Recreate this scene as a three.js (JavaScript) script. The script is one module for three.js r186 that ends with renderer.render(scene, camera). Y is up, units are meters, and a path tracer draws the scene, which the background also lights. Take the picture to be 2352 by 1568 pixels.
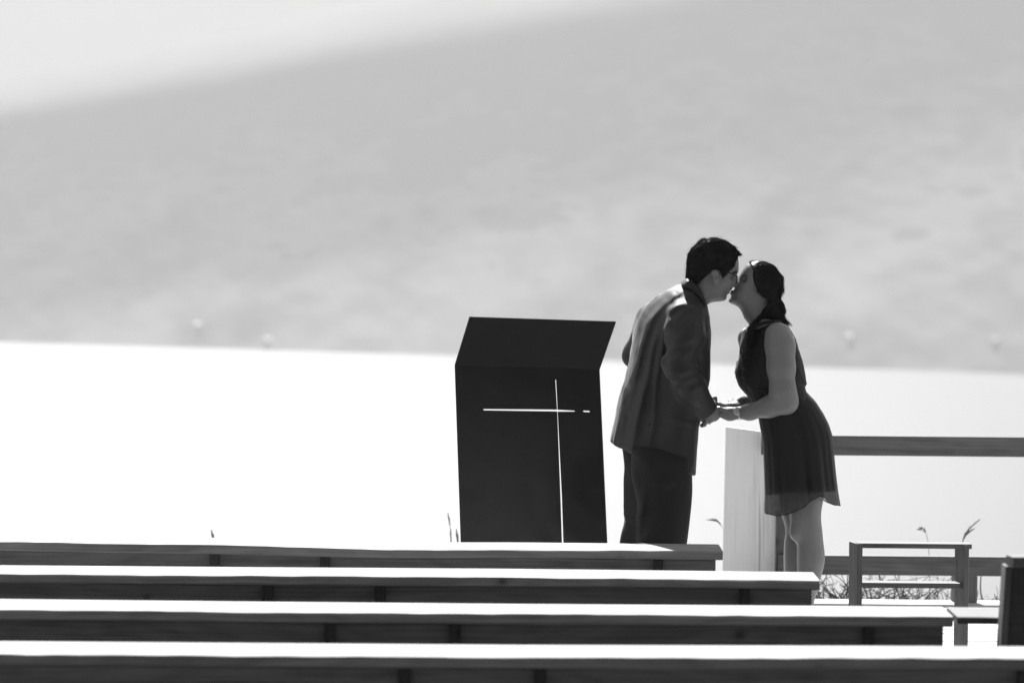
import * as THREE from 'three';
import { mergeGeometries } from 'three/addons/utils/BufferGeometryUtils.js';

// ---------------------------------------------------------------- camera, sky, sun, exposure
const scene = new THREE.Scene();
const EYE = 1.72, FPX = 8820, ROLL = THREE.MathUtils.degToRad(0.5), PITCH = Math.atan(284 / FPX);
const camera = new THREE.PerspectiveCamera(2 * Math.atan(784 / FPX) * 180 / Math.PI, 1024 / 682, 0.5, 40000);
camera.rotation.order = 'YXZ';
camera.position.set(0, EYE, 0);
camera.rotation.set(-PITCH, 0, ROLL);
camera.updateMatrixWorld(true);
camera.focus = 15.2;
camera.userData.fStop = 3.4;

const renderer = new THREE.WebGLRenderer({ antialias: true });
renderer.toneMapping = THREE.LinearToneMapping;
renderer.toneMappingExposure = 2.4;
renderer.shadowMap.enabled = true;

const sunDir = new THREE.Vector3(-Math.sin(0.13) * Math.cos(0.74), Math.sin(0.74), -Math.cos(0.13) * Math.cos(0.74)).normalize();
{ // hazy bright sky: an even veil, paler towards the horizon, with the sun's aureole
  const W = 512, H = 256, data = new Float32Array(W * H * 4);
  for (let r = 0; r < H; r++) for (let c = 0; c < W; c++) {
    const up = ((r + 0.5) / H - 0.5) * Math.PI, a = ((c + 0.5) / W - 0.5) * 2 * Math.PI;
    const x = Math.cos(a) * Math.cos(up), y = Math.sin(up), z = Math.sin(a) * Math.cos(up);
    const ang = Math.acos(Math.max(-1, Math.min(1, x * sunDir.x + y * sunDir.y + z * sunDir.z))) * 180 / Math.PI;
    const L = 0.125 + 0.02 * Math.pow(1 - Math.max(0, y), 5) + 1.0 * Math.exp(-ang / 9) + 0.2 * Math.exp(-ang / 28);
    const i = (r * W + c) * 4; data[i] = data[i + 1] = data[i + 2] = L; data[i + 3] = 1;
  }
  const t = new THREE.DataTexture(data, W, H, THREE.RGBAFormat, THREE.FloatType);
  t.mapping = THREE.EquirectangularReflectionMapping; t.magFilter = THREE.LinearFilter; t.minFilter = THREE.LinearFilter; t.needsUpdate = true;
  scene.background = t; scene.environment = t;
}
const sun = new THREE.DirectionalLight(0xffffff, 5);
sun.position.copy(sunDir).multiplyScalar(60).add(new THREE.Vector3(0, 0, -14));
sun.target.position.set(0, 0, -14);
sun.castShadow = true; sun.shadow.radius = 2; sun.shadow.mapSize.set(4096, 4096);
Object.assign(sun.shadow.camera, { left: -14, right: 14, top: 14, bottom: -14, near: 1, far: 140 });
scene.add(sun, sun.target);
scene.fog = new THREE.FogExp2(0xffffff, 0.00022);

// ---------------------------------------------------------------- helpers
let seed = 7;
const rnd = () => { seed = (seed * 1664525 + 1013904223) >>> 0; return seed / 4294967296; };
const rr = (a, b) => a + (b - a) * rnd();
const V = (x, y, z) => new THREE.Vector3(x, y, z);
const gray = (v) => new THREE.Color().setRGB(v, v, v);
const taken = new Map();
const numbered = (n) => { const k = taken.get(n) || 0; taken.set(n, k + 1); return k ? n + '_' + String(k).padStart(3, '0') : n; };
const shadows = (o) => { o.castShadow = true; o.receiveShadow = true; return o; };
function part(name, geo, mat, parent, label) {
  const m = shadows(new THREE.Mesh(geo, mat)); m.name = name; parent.add(m);
  if (label) m.userData.label = label;
  return m;
}
function thing(name, label, category, pos = [0, 0, 0], group) {
  const g = new THREE.Group(); g.name = numbered(name); g.position.set(...pos); scene.add(g);
  g.userData = { label, category }; if (group) g.userData.group = group;
  return g;
}
function struct(name, geo, mat) {
  const m = shadows(new THREE.Mesh(geo, mat)); m.name = name; m.userData.kind = 'structure'; scene.add(m); return m;
}
// where the line of sight through a measured spot of the picture (2352 x 1568) meets a plane
function ray(px, py) { return V((px - 1176) / FPX, -(py - 784) / FPX, -1).applyEuler(camera.rotation); }
function at(px, py, depth) { const d = ray(px, py); return d.multiplyScalar(depth / -d.z).add(camera.position); }
function onPlane(px, py, p0, n) { const d = ray(px, py), t = p0.clone().sub(camera.position).dot(n) / d.dot(n); return d.multiplyScalar(t).add(camera.position); }
function onFloor(px, py, y = 0) { return onPlane(px, py, V(0, y, 0), V(0, 1, 0)); }

function hash(x, y, z) { let h = Math.imul(x, 374761393) ^ Math.imul(y, 668265263) ^ Math.imul(z, 2147483647 - 58); h = Math.imul(h ^ (h >>> 13), 1274126177); return ((h ^ (h >>> 16)) >>> 0) / 4294967296; }
function noise(x, y, z) {
  const X = Math.floor(x), Y = Math.floor(y), Z = Math.floor(z); let u = x - X, v = y - Y, w = z - Z;
  u = u * u * (3 - 2 * u); v = v * v * (3 - 2 * v); w = w * w * (3 - 2 * w);
  const l = (a, b, t) => a + (b - a) * t, h = (i, j, k) => hash(X + i, Y + j, Z + k);
  return l(l(l(h(0, 0, 0), h(1, 0, 0), u), l(h(0, 1, 0), h(1, 1, 0), u), v), l(l(h(0, 0, 1), h(1, 0, 1), u), l(h(0, 1, 1), h(1, 1, 1), u), v), w) * 2 - 1;
}
const fbm = (x, y, z, n = 4) => { let s = 0, a = 0.5; for (let i = 0; i < n; i++) { s += a * noise(x, y, z); x *= 2.03; y *= 2.03; z *= 2.03; a *= 0.5; } return s; };

// textures of tone around 1 (they multiply a material's colour); tiled, uv in metres
function tex(W, H, fn, repX, repY) {
  const d = new Uint8Array(W * H * 4);
  for (let j = 0; j < H; j++) for (let i = 0; i < W; i++) {
    const v = Math.max(0, Math.min(255, 255 * fn(i / W, j / H))), k = (j * W + i) * 4; d[k] = d[k + 1] = d[k + 2] = v; d[k + 3] = 255;
  }
  const t = new THREE.DataTexture(d, W, H); t.wrapS = t.wrapT = THREE.RepeatWrapping; t.magFilter = THREE.LinearFilter; t.minFilter = THREE.LinearMipmapLinearFilter; t.generateMipmaps = true;
  t.repeat.set(repX, repY); t.needsUpdate = true; return t;
}
const tile = (u, n) => { const a = u * 2 * Math.PI; return [Math.cos(a) * n, Math.sin(a) * n]; };
function grain(sd, knots, contrast) { // long fibres along u (tile 2.4 m x 0.3 m)
  return (u, v) => {
    const [cx, cy] = tile(u, 0.7); const vv = v * 9;
    const wob = noise(cx * 1.3 + sd, cy * 1.3, v * 3) * 0.8;
    let s = 0.5 * noise(cx * 1.2 + sd, cy * 1.2 + vv * 3 + wob * 2, sd) + 0.35 * noise(cx * 2 + sd, cy * 2 + vv * 9, sd + 5) + 0.3 * noise(cx * 9, cy * 9 + vv * 1.5, sd + 9);
    let k = 0;
    for (const [ku, kv, kr] of knots) { const du = (u - ku) * 8, dv = v - kv, q = Math.sqrt(du * du + dv * dv); k += Math.exp(-q * q / (kr * kr)); }
    return 0.74 + contrast * s - 0.45 * Math.min(1, k);
  };
}
const sameSRGB = (t) => { t.colorSpace = THREE.NoColorSpace; return t; };
const woodTex = sameSRGB(tex(1024, 256, grain(3, [[0.2, 0.3, 0.05], [0.63, 0.7, 0.06], [0.85, 0.2, 0.04]], 0.34), 1 / 2.4, 1 / 0.3));
const woodBump = sameSRGB(tex(1024, 256, (u, v) => { const [a, b] = tile(u, 0.7); return 0.5 + 0.4 * noise(a * 2, b * 2 + v * 60, 1) + 0.2 * noise(a * 8, b * 8 + v * 120, 4); }, 1 / 2.4, 1 / 0.3));
const wood = (v, rough = 0.6, bump = 0.0012) => new THREE.MeshStandardMaterial({ color: gray(v), map: woodTex, bumpMap: woodBump, bumpScale: bump, roughness: rough });
const M = {
  deck: [0.6, 0.64, 0.57].map((v) => wood(v, 0.6)),
  seat: wood(0.31, 0.7),
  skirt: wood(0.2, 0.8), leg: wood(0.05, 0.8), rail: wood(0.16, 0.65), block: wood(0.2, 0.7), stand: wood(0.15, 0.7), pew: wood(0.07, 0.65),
};

// a box of sawn timber with small chamfers, uv in metres along its length (x)
function timber(l, h, d, c = 0.003) {
  const s = new THREE.Shape(); const a = h / 2, b = d / 2;
  s.moveTo(-b + c, -a); s.lineTo(b - c, -a); s.lineTo(b, -a + c); s.lineTo(b, a - c); s.lineTo(b - c, a); s.lineTo(-b + c, a); s.lineTo(-b, a - c); s.lineTo(-b, -a + c); s.closePath();
  const g = new THREE.ExtrudeGeometry(s, { depth: l, bevelEnabled: false }); g.translate(0, 0, -l / 2); g.rotateY(Math.PI / 2); // length on x, s.x -> -z
  return grainUV(g);
}
function grainUV(g, axis = 0) {
  const p = g.attributes.position, n = g.attributes.normal, uv = new Float32Array(p.count * 2), o = rnd() * 7, o2 = rnd() * 3;
  for (let i = 0; i < p.count; i++) {
    const c = [p.getX(i), p.getY(i), p.getZ(i)], m = [Math.abs(n.getX(i)), Math.abs(n.getY(i)), Math.abs(n.getZ(i))];
    const A = axis, B = (axis + 1) % 3, C = (axis + 2) % 3;
    uv[2 * i] = c[A] + o; uv[2 * i + 1] = (m[A] > 0.8 ? c[B] + c[C] : m[B] > m[C] ? c[C] : c[B]) + o2;
    if (m[A] > 0.8) uv[2 * i] = c[B] * 0.3 + o;
  }
  g.setAttribute('uv', new THREE.BufferAttribute(uv, 2)); return g;
}
const upright = (g) => grainUV(g.rotateZ(Math.PI / 2), 1);

// ---------------------------------------------------------------- far country: lake, mountain, hillside
const LAKE = EYE - 120;
{
  const g = new THREE.PlaneGeometry(5200, 4300, 1, 1); g.rotateX(-Math.PI / 2); g.translate(0, LAKE, -2450);
  const uv = g.attributes.uv; for (let i = 0; i < uv.count; i++) uv.setXY(i, uv.getX(i) * 5200, uv.getY(i) * 4300);
  const ripple = sameSRGB(tex(512, 512, (u, v) => { const [a, b] = tile(u, 2.2), [c, d] = tile(v, 2.2); return 0.5 + 0.35 * noise(a + c * 1.7, b + 9, d * 1.7) + 0.2 * noise(a * 3 + c * 4, b * 3, d * 4 + 3); }, 1 / 18, 1 / 9));
  struct('lake', g, new THREE.MeshPhysicalMaterial({ color: gray(0.03), roughness: 0.54, ior: 1.33, bumpMap: ripple, bumpScale: 0.12 }));
}
const shoreD = (a) => 3290 - 2050 * a * 0.98 + 12 * fbm(a * 18, 2, 3, 2);  // a: sideways per distance
const ridgeE = (a) => 0.064 + 0.212 * a + 0.0006 * fbm(a * 25, 7, 1) - 0.05 * Math.max(0, a - 0.2);
function mountainPoint(a, t) {
  const D0 = shoreD(a), e0 = (LAKE - 2 - EYE) / D0, D = D0 + 6000 * (ridgeE(a) - e0) * (t - 0.35 * t * t) + 850 * Math.pow(t, 24);
  const s = 1 - Math.pow(1 - t, 1.12);
  const X = a * D;
  let e = e0 + (ridgeE(a) - e0) * s;
  const gully = fbm(X * 0.004 - D * 0.0016, D * 0.0012, 4, 5) * 0.5 + fbm(X * 0.016 - D * 0.006, D * 0.005, 8, 3) * 0.25;
  e += gully * 0.0036 * Math.sin(Math.PI * Math.min(1, t * 1.05));
  return [X, EYE + D * e, -D];
}
{
  const NA = 420, NT = 180, pos = [], col = [], idx = [];
  for (let j = 0; j <= NT; j++) for (let i = 0; i <= NA; i++) {
    const a = -0.34 + 0.68 * i / NA, t = j / NT, p = mountainPoint(a, t); pos.push(...p);
    const X = p[0], Yh = p[1];
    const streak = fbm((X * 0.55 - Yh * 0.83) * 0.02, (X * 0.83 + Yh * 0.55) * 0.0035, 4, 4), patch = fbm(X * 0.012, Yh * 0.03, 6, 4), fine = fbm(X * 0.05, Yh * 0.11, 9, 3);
    // dry grass with darker scrub; above a ragged line, painted darkening for thinner haze and an unlit crest
    const scrub = Math.max(0, Math.min(1, 0.55 + 1.0 * streak + 0.45 * patch + 0.6 * fine)), heightShade = THREE.MathUtils.smoothstep(t + 0.55 * streak + 0.35 * patch + 0.3 * fine, 0.5, 0.62);
    const w = scrub * (1 - 0.85 * heightShade);
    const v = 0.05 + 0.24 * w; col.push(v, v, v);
  }
  for (let j = 0; j < NT; j++) for (let i = 0; i < NA; i++) { const k = j * (NA + 1) + i; idx.push(k, k + 1, k + NA + 1, k + 1, k + NA + 2, k + NA + 1); }
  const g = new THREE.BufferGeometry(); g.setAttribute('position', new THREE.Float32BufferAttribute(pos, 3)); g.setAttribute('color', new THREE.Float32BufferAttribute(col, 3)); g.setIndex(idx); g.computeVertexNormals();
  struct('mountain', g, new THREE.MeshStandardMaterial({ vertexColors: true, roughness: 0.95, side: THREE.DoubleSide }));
}
{ // the hill that the terrace stands on: level round the benches, falling away steeply behind the deck
  const N = 90, pos = [], idx = [], uv = [];
  const hy = (x, z) => { const over = Math.max(0, -z - 17.9); return -0.24 - over * 0.42 - over * over * 0.004 + 0.05 * fbm(x * 0.4, z * 0.4, 2) - Math.max(0, Math.abs(x) - 14) * 0.12; };
  const zs = []; for (let i = 0; i <= N; i++) { const q = i / N; zs.push(28 - 60 * q - 210 * Math.pow(q, 5)); }
  for (const z of zs) for (let i = 0; i <= N; i++) { const q = i / N * 2 - 1, x = 14 * q + 90 * q * q * q; pos.push(x, Math.max(hy(x, z), LAKE - 1), z); uv.push(x, z); }
  for (let j = 0; j < N; j++) for (let i = 0; i < N; i++) { const k = j * (N + 1) + i; idx.push(k, k + 1, k + N + 1, k + 1, k + N + 2, k + N + 1); }
  const g = new THREE.BufferGeometry(); g.setAttribute('position', new THREE.Float32BufferAttribute(pos, 3)); g.setAttribute('uv', new THREE.Float32BufferAttribute(uv, 2)); g.setIndex(idx); g.computeVertexNormals();
  const soil = sameSRGB(tex(512, 512, (u, v) => { const [a, b] = tile(u, 3), [c, d] = tile(v, 3); return 0.7 + 0.3 * noise(a, b + c, d) + 0.25 * noise(a * 5, b * 5 + c * 5, d * 5); }, 0.5, 0.5));
  struct('hillside', g, new THREE.MeshStandardMaterial({ color: gray(0.12), map: soil, roughness: 0.95, side: THREE.DoubleSide }));
}
{ // pale houses along the far shore
  const walls = [0.5, 0.45, 0.5].map((v) => new THREE.MeshStandardMaterial({ color: gray(v), roughness: 0.7 })), roofs = [0.5, 0.42].map((v) => new THREE.MeshStandardMaterial({ color: gray(v), roughness: 0.6 })), glass = new THREE.MeshStandardMaterial({ color: gray(0.05), roughness: 0.1 });
  const spots = [[612, 0.03, 'pale house on the far lakeshore, brightest dot left of the lectern'], [455, 0.07, 'small pale house up the far slope, left of the brightest one'],
    [1950, 0.06, 'pale house on the far slope just behind the woman'], [2285, 0.06, 'pale house on the far slope, nearest the right edge']];
  spots.forEach(([px, t, label], k) => {
    const a = (px - 1176) / FPX, p = mountainPoint(a, t), L = rr(5, 7), W = rr(5, 6), H = rr(2.6, 3.4);
    const h = thing('lakeside_house', label, 'house', [p[0], p[1] - 1.5, p[2] + 1], 'houses on the far shore'); h.rotation.y = rr(-0.5, 0.5);
    part('wall', new THREE.BoxGeometry(L, H + 2, W).translate(0, H / 2, 0), walls[k % 3], h);
    const s = new THREE.Shape(); s.moveTo(-W / 2 - 0.5, 0); s.lineTo(W / 2 + 0.5, 0); s.lineTo(0, 1.5); s.closePath();
    part('roof', new THREE.ExtrudeGeometry(s, { depth: L + 0.8, bevelEnabled: false }).translate(0, H + 1.01, -L / 2 - 0.4).rotateY(Math.PI / 2), roofs[k % 2], h);
    for (const x of [-L / 4, L / 4]) part('window', new THREE.BoxGeometry(1.4, 1.5, 0.1).translate(x, H * 0.55, W / 2 + 0.06), glass, h);
  });
}

// ---------------------------------------------------------------- deck
const DECK_FAR = 17.44;
{
  const deck = new THREE.Group(); deck.name = 'deck'; deck.userData.kind = 'structure'; scene.add(deck);
  const BW = 0.139, geos = [0, 1, 2].map(() => timber(11.6, 0.038, BW, 0.004));
  for (let k = 0; k < 28; k++) { const m = part('plank', geos[k % 3], M.deck[(k * 7 + (k >> 2)) % 3], deck); m.position.set(0.6 + 0.01 * ((k * 37) % 7 - 3), -0.019 + 0.0008 * ((k * 13) % 5 - 2), -DECK_FAR + BW / 2 + k * 0.144); }
  for (const x of [-4.6, -2.8, -1, 0.8, 2.6, 4.4, 6]) part('joist', timber(4.03, 0.14, 0.045).rotateY(Math.PI / 2), M.leg, deck).position.set(x, -0.111, -DECK_FAR + 2.03);
}

// ---------------------------------------------------------------- benches
function lerpLine(pts, x) { if (x <= pts[0][0]) return pts[0][1]; for (let i = 1; i < pts.length; i++) if (x <= pts[i][0]) { const f = (x - pts[i - 1][0]) / (pts[i][0] - pts[i - 1][0]); return pts[i - 1][1] + f * (pts[i][1] - pts[i - 1][1]); } return pts[pts.length - 1][1]; }
function warpedPlank(x0, x1, top, zf, depth, thick, sd, nseg = 90) { // a plank with its slight warp and worn arrises; front face at z = zf
  const c = 0.006, prof = [[0, -thick + c], [0, -c], [-c * 0.4, -c * 0.25], [-c * 1.3, 0], [-depth + c, 0], [-depth, -c], [-depth, -thick + c], [-depth + c, -thick], [-c, -thick]], pos = [], idx = [], uv = [];
  for (let i = 0; i <= nseg; i++) {
    const x = x0 + (x1 - x0) * i / nseg, y = top(x);
    const w = 0.0016 * noise(x * 3, sd, 0) + 0.0012 * noise(x * 14, sd, 5), w2 = 0.003 * noise(x * 2.2, sd, 9);
    let run = 0;
    prof.forEach(([dz, dy], k) => { if (k) run += Math.hypot(dz - prof[k - 1][0], dy - prof[k - 1][1]); pos.push(x, y + dy + (k < 4 ? w : 0) + (k === 0 || k === 8 ? w2 * 0.5 : 0), zf + dz + (k < 2 ? w2 : 0)); uv.push(x + sd * 1.7, run + sd); });
  }
  const P = prof.length;
  for (let i = 0; i < nseg; i++) for (let k = 0; k < P; k++) { const a = i * P + k, b = i * P + (k + 1) % P, c2 = a + P, d = b + P; idx.push(a, b, c2, b, d, c2); }
  for (const s of [0, nseg]) for (let k = 1; k < P - 1; k++) { const o = s * P; if (s) idx.push(o, o + k, o + k + 1); else idx.push(o, o + k + 1, o + k); }
  const g0 = new THREE.BufferGeometry(); g0.setAttribute('position', new THREE.Float32BufferAttribute(pos, 3)); g0.setAttribute('uv', new THREE.Float32BufferAttribute(uv, 2)); g0.setIndex(idx);
  const g = g0.toNonIndexed(); g.computeVertexNormals(); return g;
}
const rows = [
  { D: 14.35, right: 1661, edge: [[-200, 1241], [0, 1244], [495, 1251.5], [740, 1258], [900, 1261.5], [1176, 1261.5], [1661, 1266]], legs: [-290, 490, 745, 1513], label: 'backless plank bench of the front row, farthest from the camera, before the lectern' },
  { D: 13.22, right: 1884, edge: [[-200, 1315], [0, 1317], [600, 1321.5], [1176, 1325], [1884, 1333]], legs: [-240, 612, 872, 1713], label: 'backless plank bench of the second row, its end before the woman’s legs' },
  { D: 12.07, right: 2190, edge: [[-200, 1396.5], [0, 1398.5], [600, 1404.5], [1176, 1409.5], [2190, 1416]], legs: [-210, 757, 1045, 2000], label: 'backless plank bench of the third row, its end below the open wooden stand' },
  { D: 10.88, right: 2600, edge: [[-200, 1499], [0, 1500.5], [1176, 1509], [2600, 1512.5]], legs: [-160, 930, 1243, 2360], label: 'dark blurred plank bench nearest the camera along the bottom of the picture' },
];
rows.forEach((r, k) => {
  const left = at(-260, 1300, r.D).x, right = at(r.right, lerpLine(r.edge, r.right), r.D).x, mid = (left + right) / 2, T = 0.034;
  const topAt = (x) => { let lo = -400, hi = 2800; for (let i = 0; i < 24; i++) { const m = (lo + hi) / 2; if (at(m, lerpLine(r.edge, m), r.D).x < x) lo = m; else hi = m; } return at(lo, lerpLine(r.edge, lo), r.D).y; };
  const b = thing('plank_bench', r.label, 'bench', [mid, 0, -r.D], 'rows of backless plank benches');
  part('seat', warpedPlank(left - mid, right - mid, (x) => topAt(x + mid), 0, 0.32, T, k + 1), M.seat, b);
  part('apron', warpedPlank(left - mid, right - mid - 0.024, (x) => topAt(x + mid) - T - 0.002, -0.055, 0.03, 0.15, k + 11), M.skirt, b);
  for (const lx of r.legs) {
    const x = at(lx, 1300, r.D).x, h = topAt(x) - T - 0.004;
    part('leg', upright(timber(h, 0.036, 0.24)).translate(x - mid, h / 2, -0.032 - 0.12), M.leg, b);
  }
});

// ---------------------------------------------------------------- rail, whitewashed plank, support block
{
  const D = 17.3;
  const p0 = at(1750, 1003, D), p1 = at(2900, 1021, D), rail = thing('deck_railing', 'two-board timber railing at the deck edge behind the woman', 'railing', [p0.x, 0, -D]);
  const L = p1.x - p0.x;
  const top = at(2100, 1002, D).y, low = at(2100, 1277.5, D).y;
  part('rail', timber(L, 0.089, 0.04).translate(L / 2, top - 0.0445, -0.02), M.rail, rail);
  const l0 = at(1789, 1277, D).x - p0.x;
  part('rail', timber(L - l0, 0.087, 0.04).translate(l0 + (L - l0) / 2, low - 0.0435, -0.02), M.rail, rail);
  const q = at(1806, 1300, D).x - p0.x;
  part('post', upright(timber(top - 0.006, 0.089, 0.06)).translate(q, (top - 0.006) / 2, -0.042 - 0.03), M.rail, rail);
  part('post', upright(timber(top - 0.006, 0.089, 0.06)).translate(L - 0.2, (top - 0.006) / 2, -0.042 - 0.03), M.rail, rail);
  const bx = at(2219, 1345, D).x - p0.x, bh = low - 0.09;
  const blk = part('support_block', upright(timber(bh, 0.085, 0.1)), M.block, rail); blk.position.set(bx, bh / 2, -0.05); blk.rotation.y = 0.35;

  const n = V(0, 0, 1), pp = V(0, 0, -17.375), pl = [[1667.5, 980], [1700, 984], [1790, 997], [1787, 1178], [1780, 1310], [1776.5, 1374], [1658.5, 1374]].map(([x, y]) => onPlane(x, y, pp, n));
  const base = at(1718, 1374, 17.375).x, s = new THREE.Shape(pl.map((p) => new THREE.Vector2(p.x - base, Math.max(0.001, p.y))));
  const g = new THREE.ExtrudeGeometry(s, { depth: 0.045, bevelEnabled: false }).translate(0, 0, -0.045);
  const wash = sameSRGB(tex(512, 1024, (u, v) => {
    const st = noise(u * 26, v * 2.2, 3) * 0.5 + noise(u * 60, v * 3.5, 6) * 0.35 + noise(u * 9, v * 4, 2) * 0.5, low = 0.25 + 0.75 * Math.max(0, noise(u * 5 + 3, v * 2.4, 8) + 0.35);
    const worn = Math.max(0, st - 0.28) * low; return 0.97 - 0.75 * worn - 0.03 * noise(u * 120, v * 9, 1);
  }, 1 / 0.26, 1 / 0.8));
  const w = thing('whitewashed_plank', 'upright plank with worn whitewash between the couple at the deck edge', 'plank', [base, 0, -17.375]);
  part('board', g, new THREE.MeshStandardMaterial({ color: gray(0.9), map: wash, roughness: 0.8 }), w);
  part('foot_block', timber(0.24, 0.05, 0.03).translate(0, 0.026, -0.047 - 0.0165), M.leg, w);
}

// ---------------------------------------------------------------- steel lectern with a cross cut through it
{
  const D = 15.55, yaw = 0.49, F = at(1210, 843, D), right = V(Math.cos(yaw), 0, Math.sin(yaw)), away = V(Math.sin(yaw), 0, -Math.cos(yaw));
  const steel = new THREE.MeshPhysicalMaterial({ color: gray(0.0075), roughness: 0.24, specularIntensity: 0.65, map: sameSRGB(tex(256, 512, (u, v) => { const sm = Math.max(0, noise(u * 5, v * 7, 2) * 0.7 + noise(u * 14, v * 18, 5) * 0.5 - 0.25), sc = hash(Math.floor(u * 256), Math.floor(v * 512), 7) > 0.9985 ? 0.35 : 0; return 0.45 + 0.5 * sm + sc; }, 1, 1)), bumpMap: sameSRGB(tex(256, 256, (u, v) => { const [a, b] = tile(u, 2), [c, d] = tile(v, 2); return 0.5 + 0.4 * noise(a + c, b, d); }, 1, 1)), bumpScale: 0.002 });
  const base = V(F.x, 0, F.z);
  const lec = thing('lectern', 'black folded steel lectern with a cross cut through its front', 'lectern', [base.x, 0, base.z]);
  function plate(pts, lean, holes, name, label) { // lean: how far it goes away from us per metre up
    const up = V(0, 1, 0).addScaledVector(away, lean).normalize(), n = right.clone().cross(up).normalize();
    const to2 = ([x, y]) => { const p = onPlane(x, y, F, n).sub(F); return new THREE.Vector2(p.dot(right), p.dot(up)); };
    const s = new THREE.Shape(pts.map(to2)); for (const h of holes) s.holes.push(new THREE.Path(h.map(to2).reverse()));
    const g = new THREE.ExtrudeGeometry(s, { depth: 0.006, bevelEnabled: false, curveSegments: 4 }).translate(0, 0, -0.006);
    const m = part(name, g, steel, lec, label); m.matrix.makeBasis(right, up, n); m.quaternion.setFromRotationMatrix(m.matrix); m.position.copy(F).sub(base);
    return { up, n };
  }
  const slot = (a, b, r) => { const d = [b[0] - a[0], b[1] - a[1]], l = Math.hypot(...d), u = [d[0] / l, d[1] / l], v = [-u[1], u[0]], o = []; for (const [c, s] of [[a, -1], [b, 1]]) for (let k = -3; k <= 3; k++) { const t = k / 3 * Math.PI / 2 * 1; o.push([c[0] + s * u[0] * r * Math.cos(t) + s * v[0] * r * Math.sin(t), c[1] + s * u[1] * r * Math.cos(t) + s * v[1] * r * Math.sin(t)]); } return o; };
  const bodyLean = -0.09;
  // the cross as one outline, so that its arms join
  const cr = [[1277.2, 872], [1280.7, 940.8], [1320, 943], [1320.5, 945], [1280.9, 945], [1290.5, 1140], [1297, 1330], [1292, 1330], [1286, 1140], [1278.6, 944.6], [1109, 942], [1109, 939.2], [1278.2, 940.6], [1274.2, 872]];
  const body = plate([[1044, 838], [1376, 848], [1394, 1250], [1404.5, 1490], [1064.5, 1490], [1058, 1248]], bodyLean, [cr, slot([1340, 944.2], [1353, 945], 1.5)], 'front_plate');
  const board = plate([[1078, 727], [1414, 738], [1376, 848], [1044, 838]], 0.66, [], 'reading_board');
  part('base_plate', new THREE.BoxGeometry(0.6, 0.01, 0.4).rotateY(-yaw).translate(0.02, 0.006, -0.16), steel, lec);
  part('rear_strut', new THREE.BoxGeometry(0.04, 0.62, 0.012).rotateX(0.28).rotateY(-yaw).translate(-0.06, 0.31, -0.2), steel, lec);
}

// ---------------------------------------------------------------- open wooden stand and the pew with a solid back, at the aisle
{
  const D = 14.45, c = at(2100, 1248, D), s = thing('wooden_stand', 'open wooden stand of thin boards in the aisle before the railing', 'stand', [c.x, 0, -D]);
  const H = at(2100, 1249, D).y, X = (px, py) => at(px, py, D).x - c.x;
  const xl = X(1979, 1300), xr = X(2224, 1300);
  for (const [x, dx] of [[xl, 0], [xr, 0]]) { const u = part('upright', upright(timber(H - 0.002, 0.021, 0.115)), M.stand, s); u.position.set(x - 0.016 + dx, (H - 0.002) / 2, -0.06); u.rotation.y = 0.2; }
  part('top_board', timber(xr - xl + 0.03, 0.018, 0.1).translate((xl + xr) / 2, H - 0.009, -0.057), M.stand, s);
  const y2 = at(2100, 1339.5, D).y;
  part('shelf', timber(xr - xl - 0.028, 0.019, 0.1).translate((xl + xr) / 2 - 0.012, y2 - 0.0095, -0.057), M.stand, s);
  part('foot_board', timber(xr - xl - 0.028, 0.04, 0.02).translate((xl + xr) / 2 - 0.012, 0.06, -0.06), M.stand, s);
}
{
  const D = 11.86, c = at(2300, 1420, D), p = thing('pew', 'dark wooden pew with a tall solid back, cut off at the right edge', 'bench', [c.x, 0, -D]);
  const X = (px, py, d = D) => at(px, py, d).x - c.x, topY = at(2330, 1277, D).y, seatY = at(2250, 1417, 11.95).y;
  const xb = X(2309, 1500), xt = X(2331, 1290), R = 1.1;
  const sh = new THREE.Shape([[X(2303, 1570), 0.001], [R, 0.001], [R, topY - 0.03], [X(2322, 1290), topY - 0.03]].map((q) => new THREE.Vector2(...q)));
  part('back_panel', grainUV(new THREE.ExtrudeGeometry(sh, { depth: 0.03, bevelEnabled: true, bevelSize: 0.003, bevelThickness: 0.003, bevelSegments: 1 }).translate(0, 0, -0.036)), M.pew, p);
  part('end_board', upright(timber(topY - 0.034, 0.02, 0.1)).rotateZ(-0.05).translate(X(2304, 1400), (topY - 0.034) / 2 + 0.003, -0.04), M.stand, p);
  const cap = part('cap_rail', timber(R - xt + 0.05, 0.032, 0.085), M.stand, p); cap.position.set((R + xt) / 2, topY - 0.012, -0.02); cap.rotation.y = 0.12;
  const x0 = X(2198, 1420, 11.98);
  part('seat', warpedPlank(x0, R, () => seatY, -0.1, 0.3, 0.024, 31, 20), M.pew, p);
  for (const x of [0.3, 1.0]) part('leg', upright(timber(seatY - 0.026, 0.04, 0.22)).translate(x, (seatY - 0.026) / 2, -0.26), M.leg, p);
}

// ---------------------------------------------------------------- unseen roof on posts, added to keep sky light off the rear benches
{
  const sh = thing('added_shade_roof', 'unseen plank roof on posts, added to shade the rear benches', 'added_shade_roof', [0.4, 0, -6]), dark = wood(0.05, 0.8);
  part('roof', timber(14, 0.08, 9.4).translate(0, 3.64, 1.2), dark, sh);
  for (const z of [-3.3, 1, 5.7]) part('beam', timber(13.8, 0.2, 0.1).translate(0, 3.495, z), dark, sh);
  for (const x of [-6.6, 6.6]) for (const z of [-3.3, 5.7]) part('post', upright(timber(3.62, 0.16, 0.16)).translate(x, 1.585, z), dark, sh);
}

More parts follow.
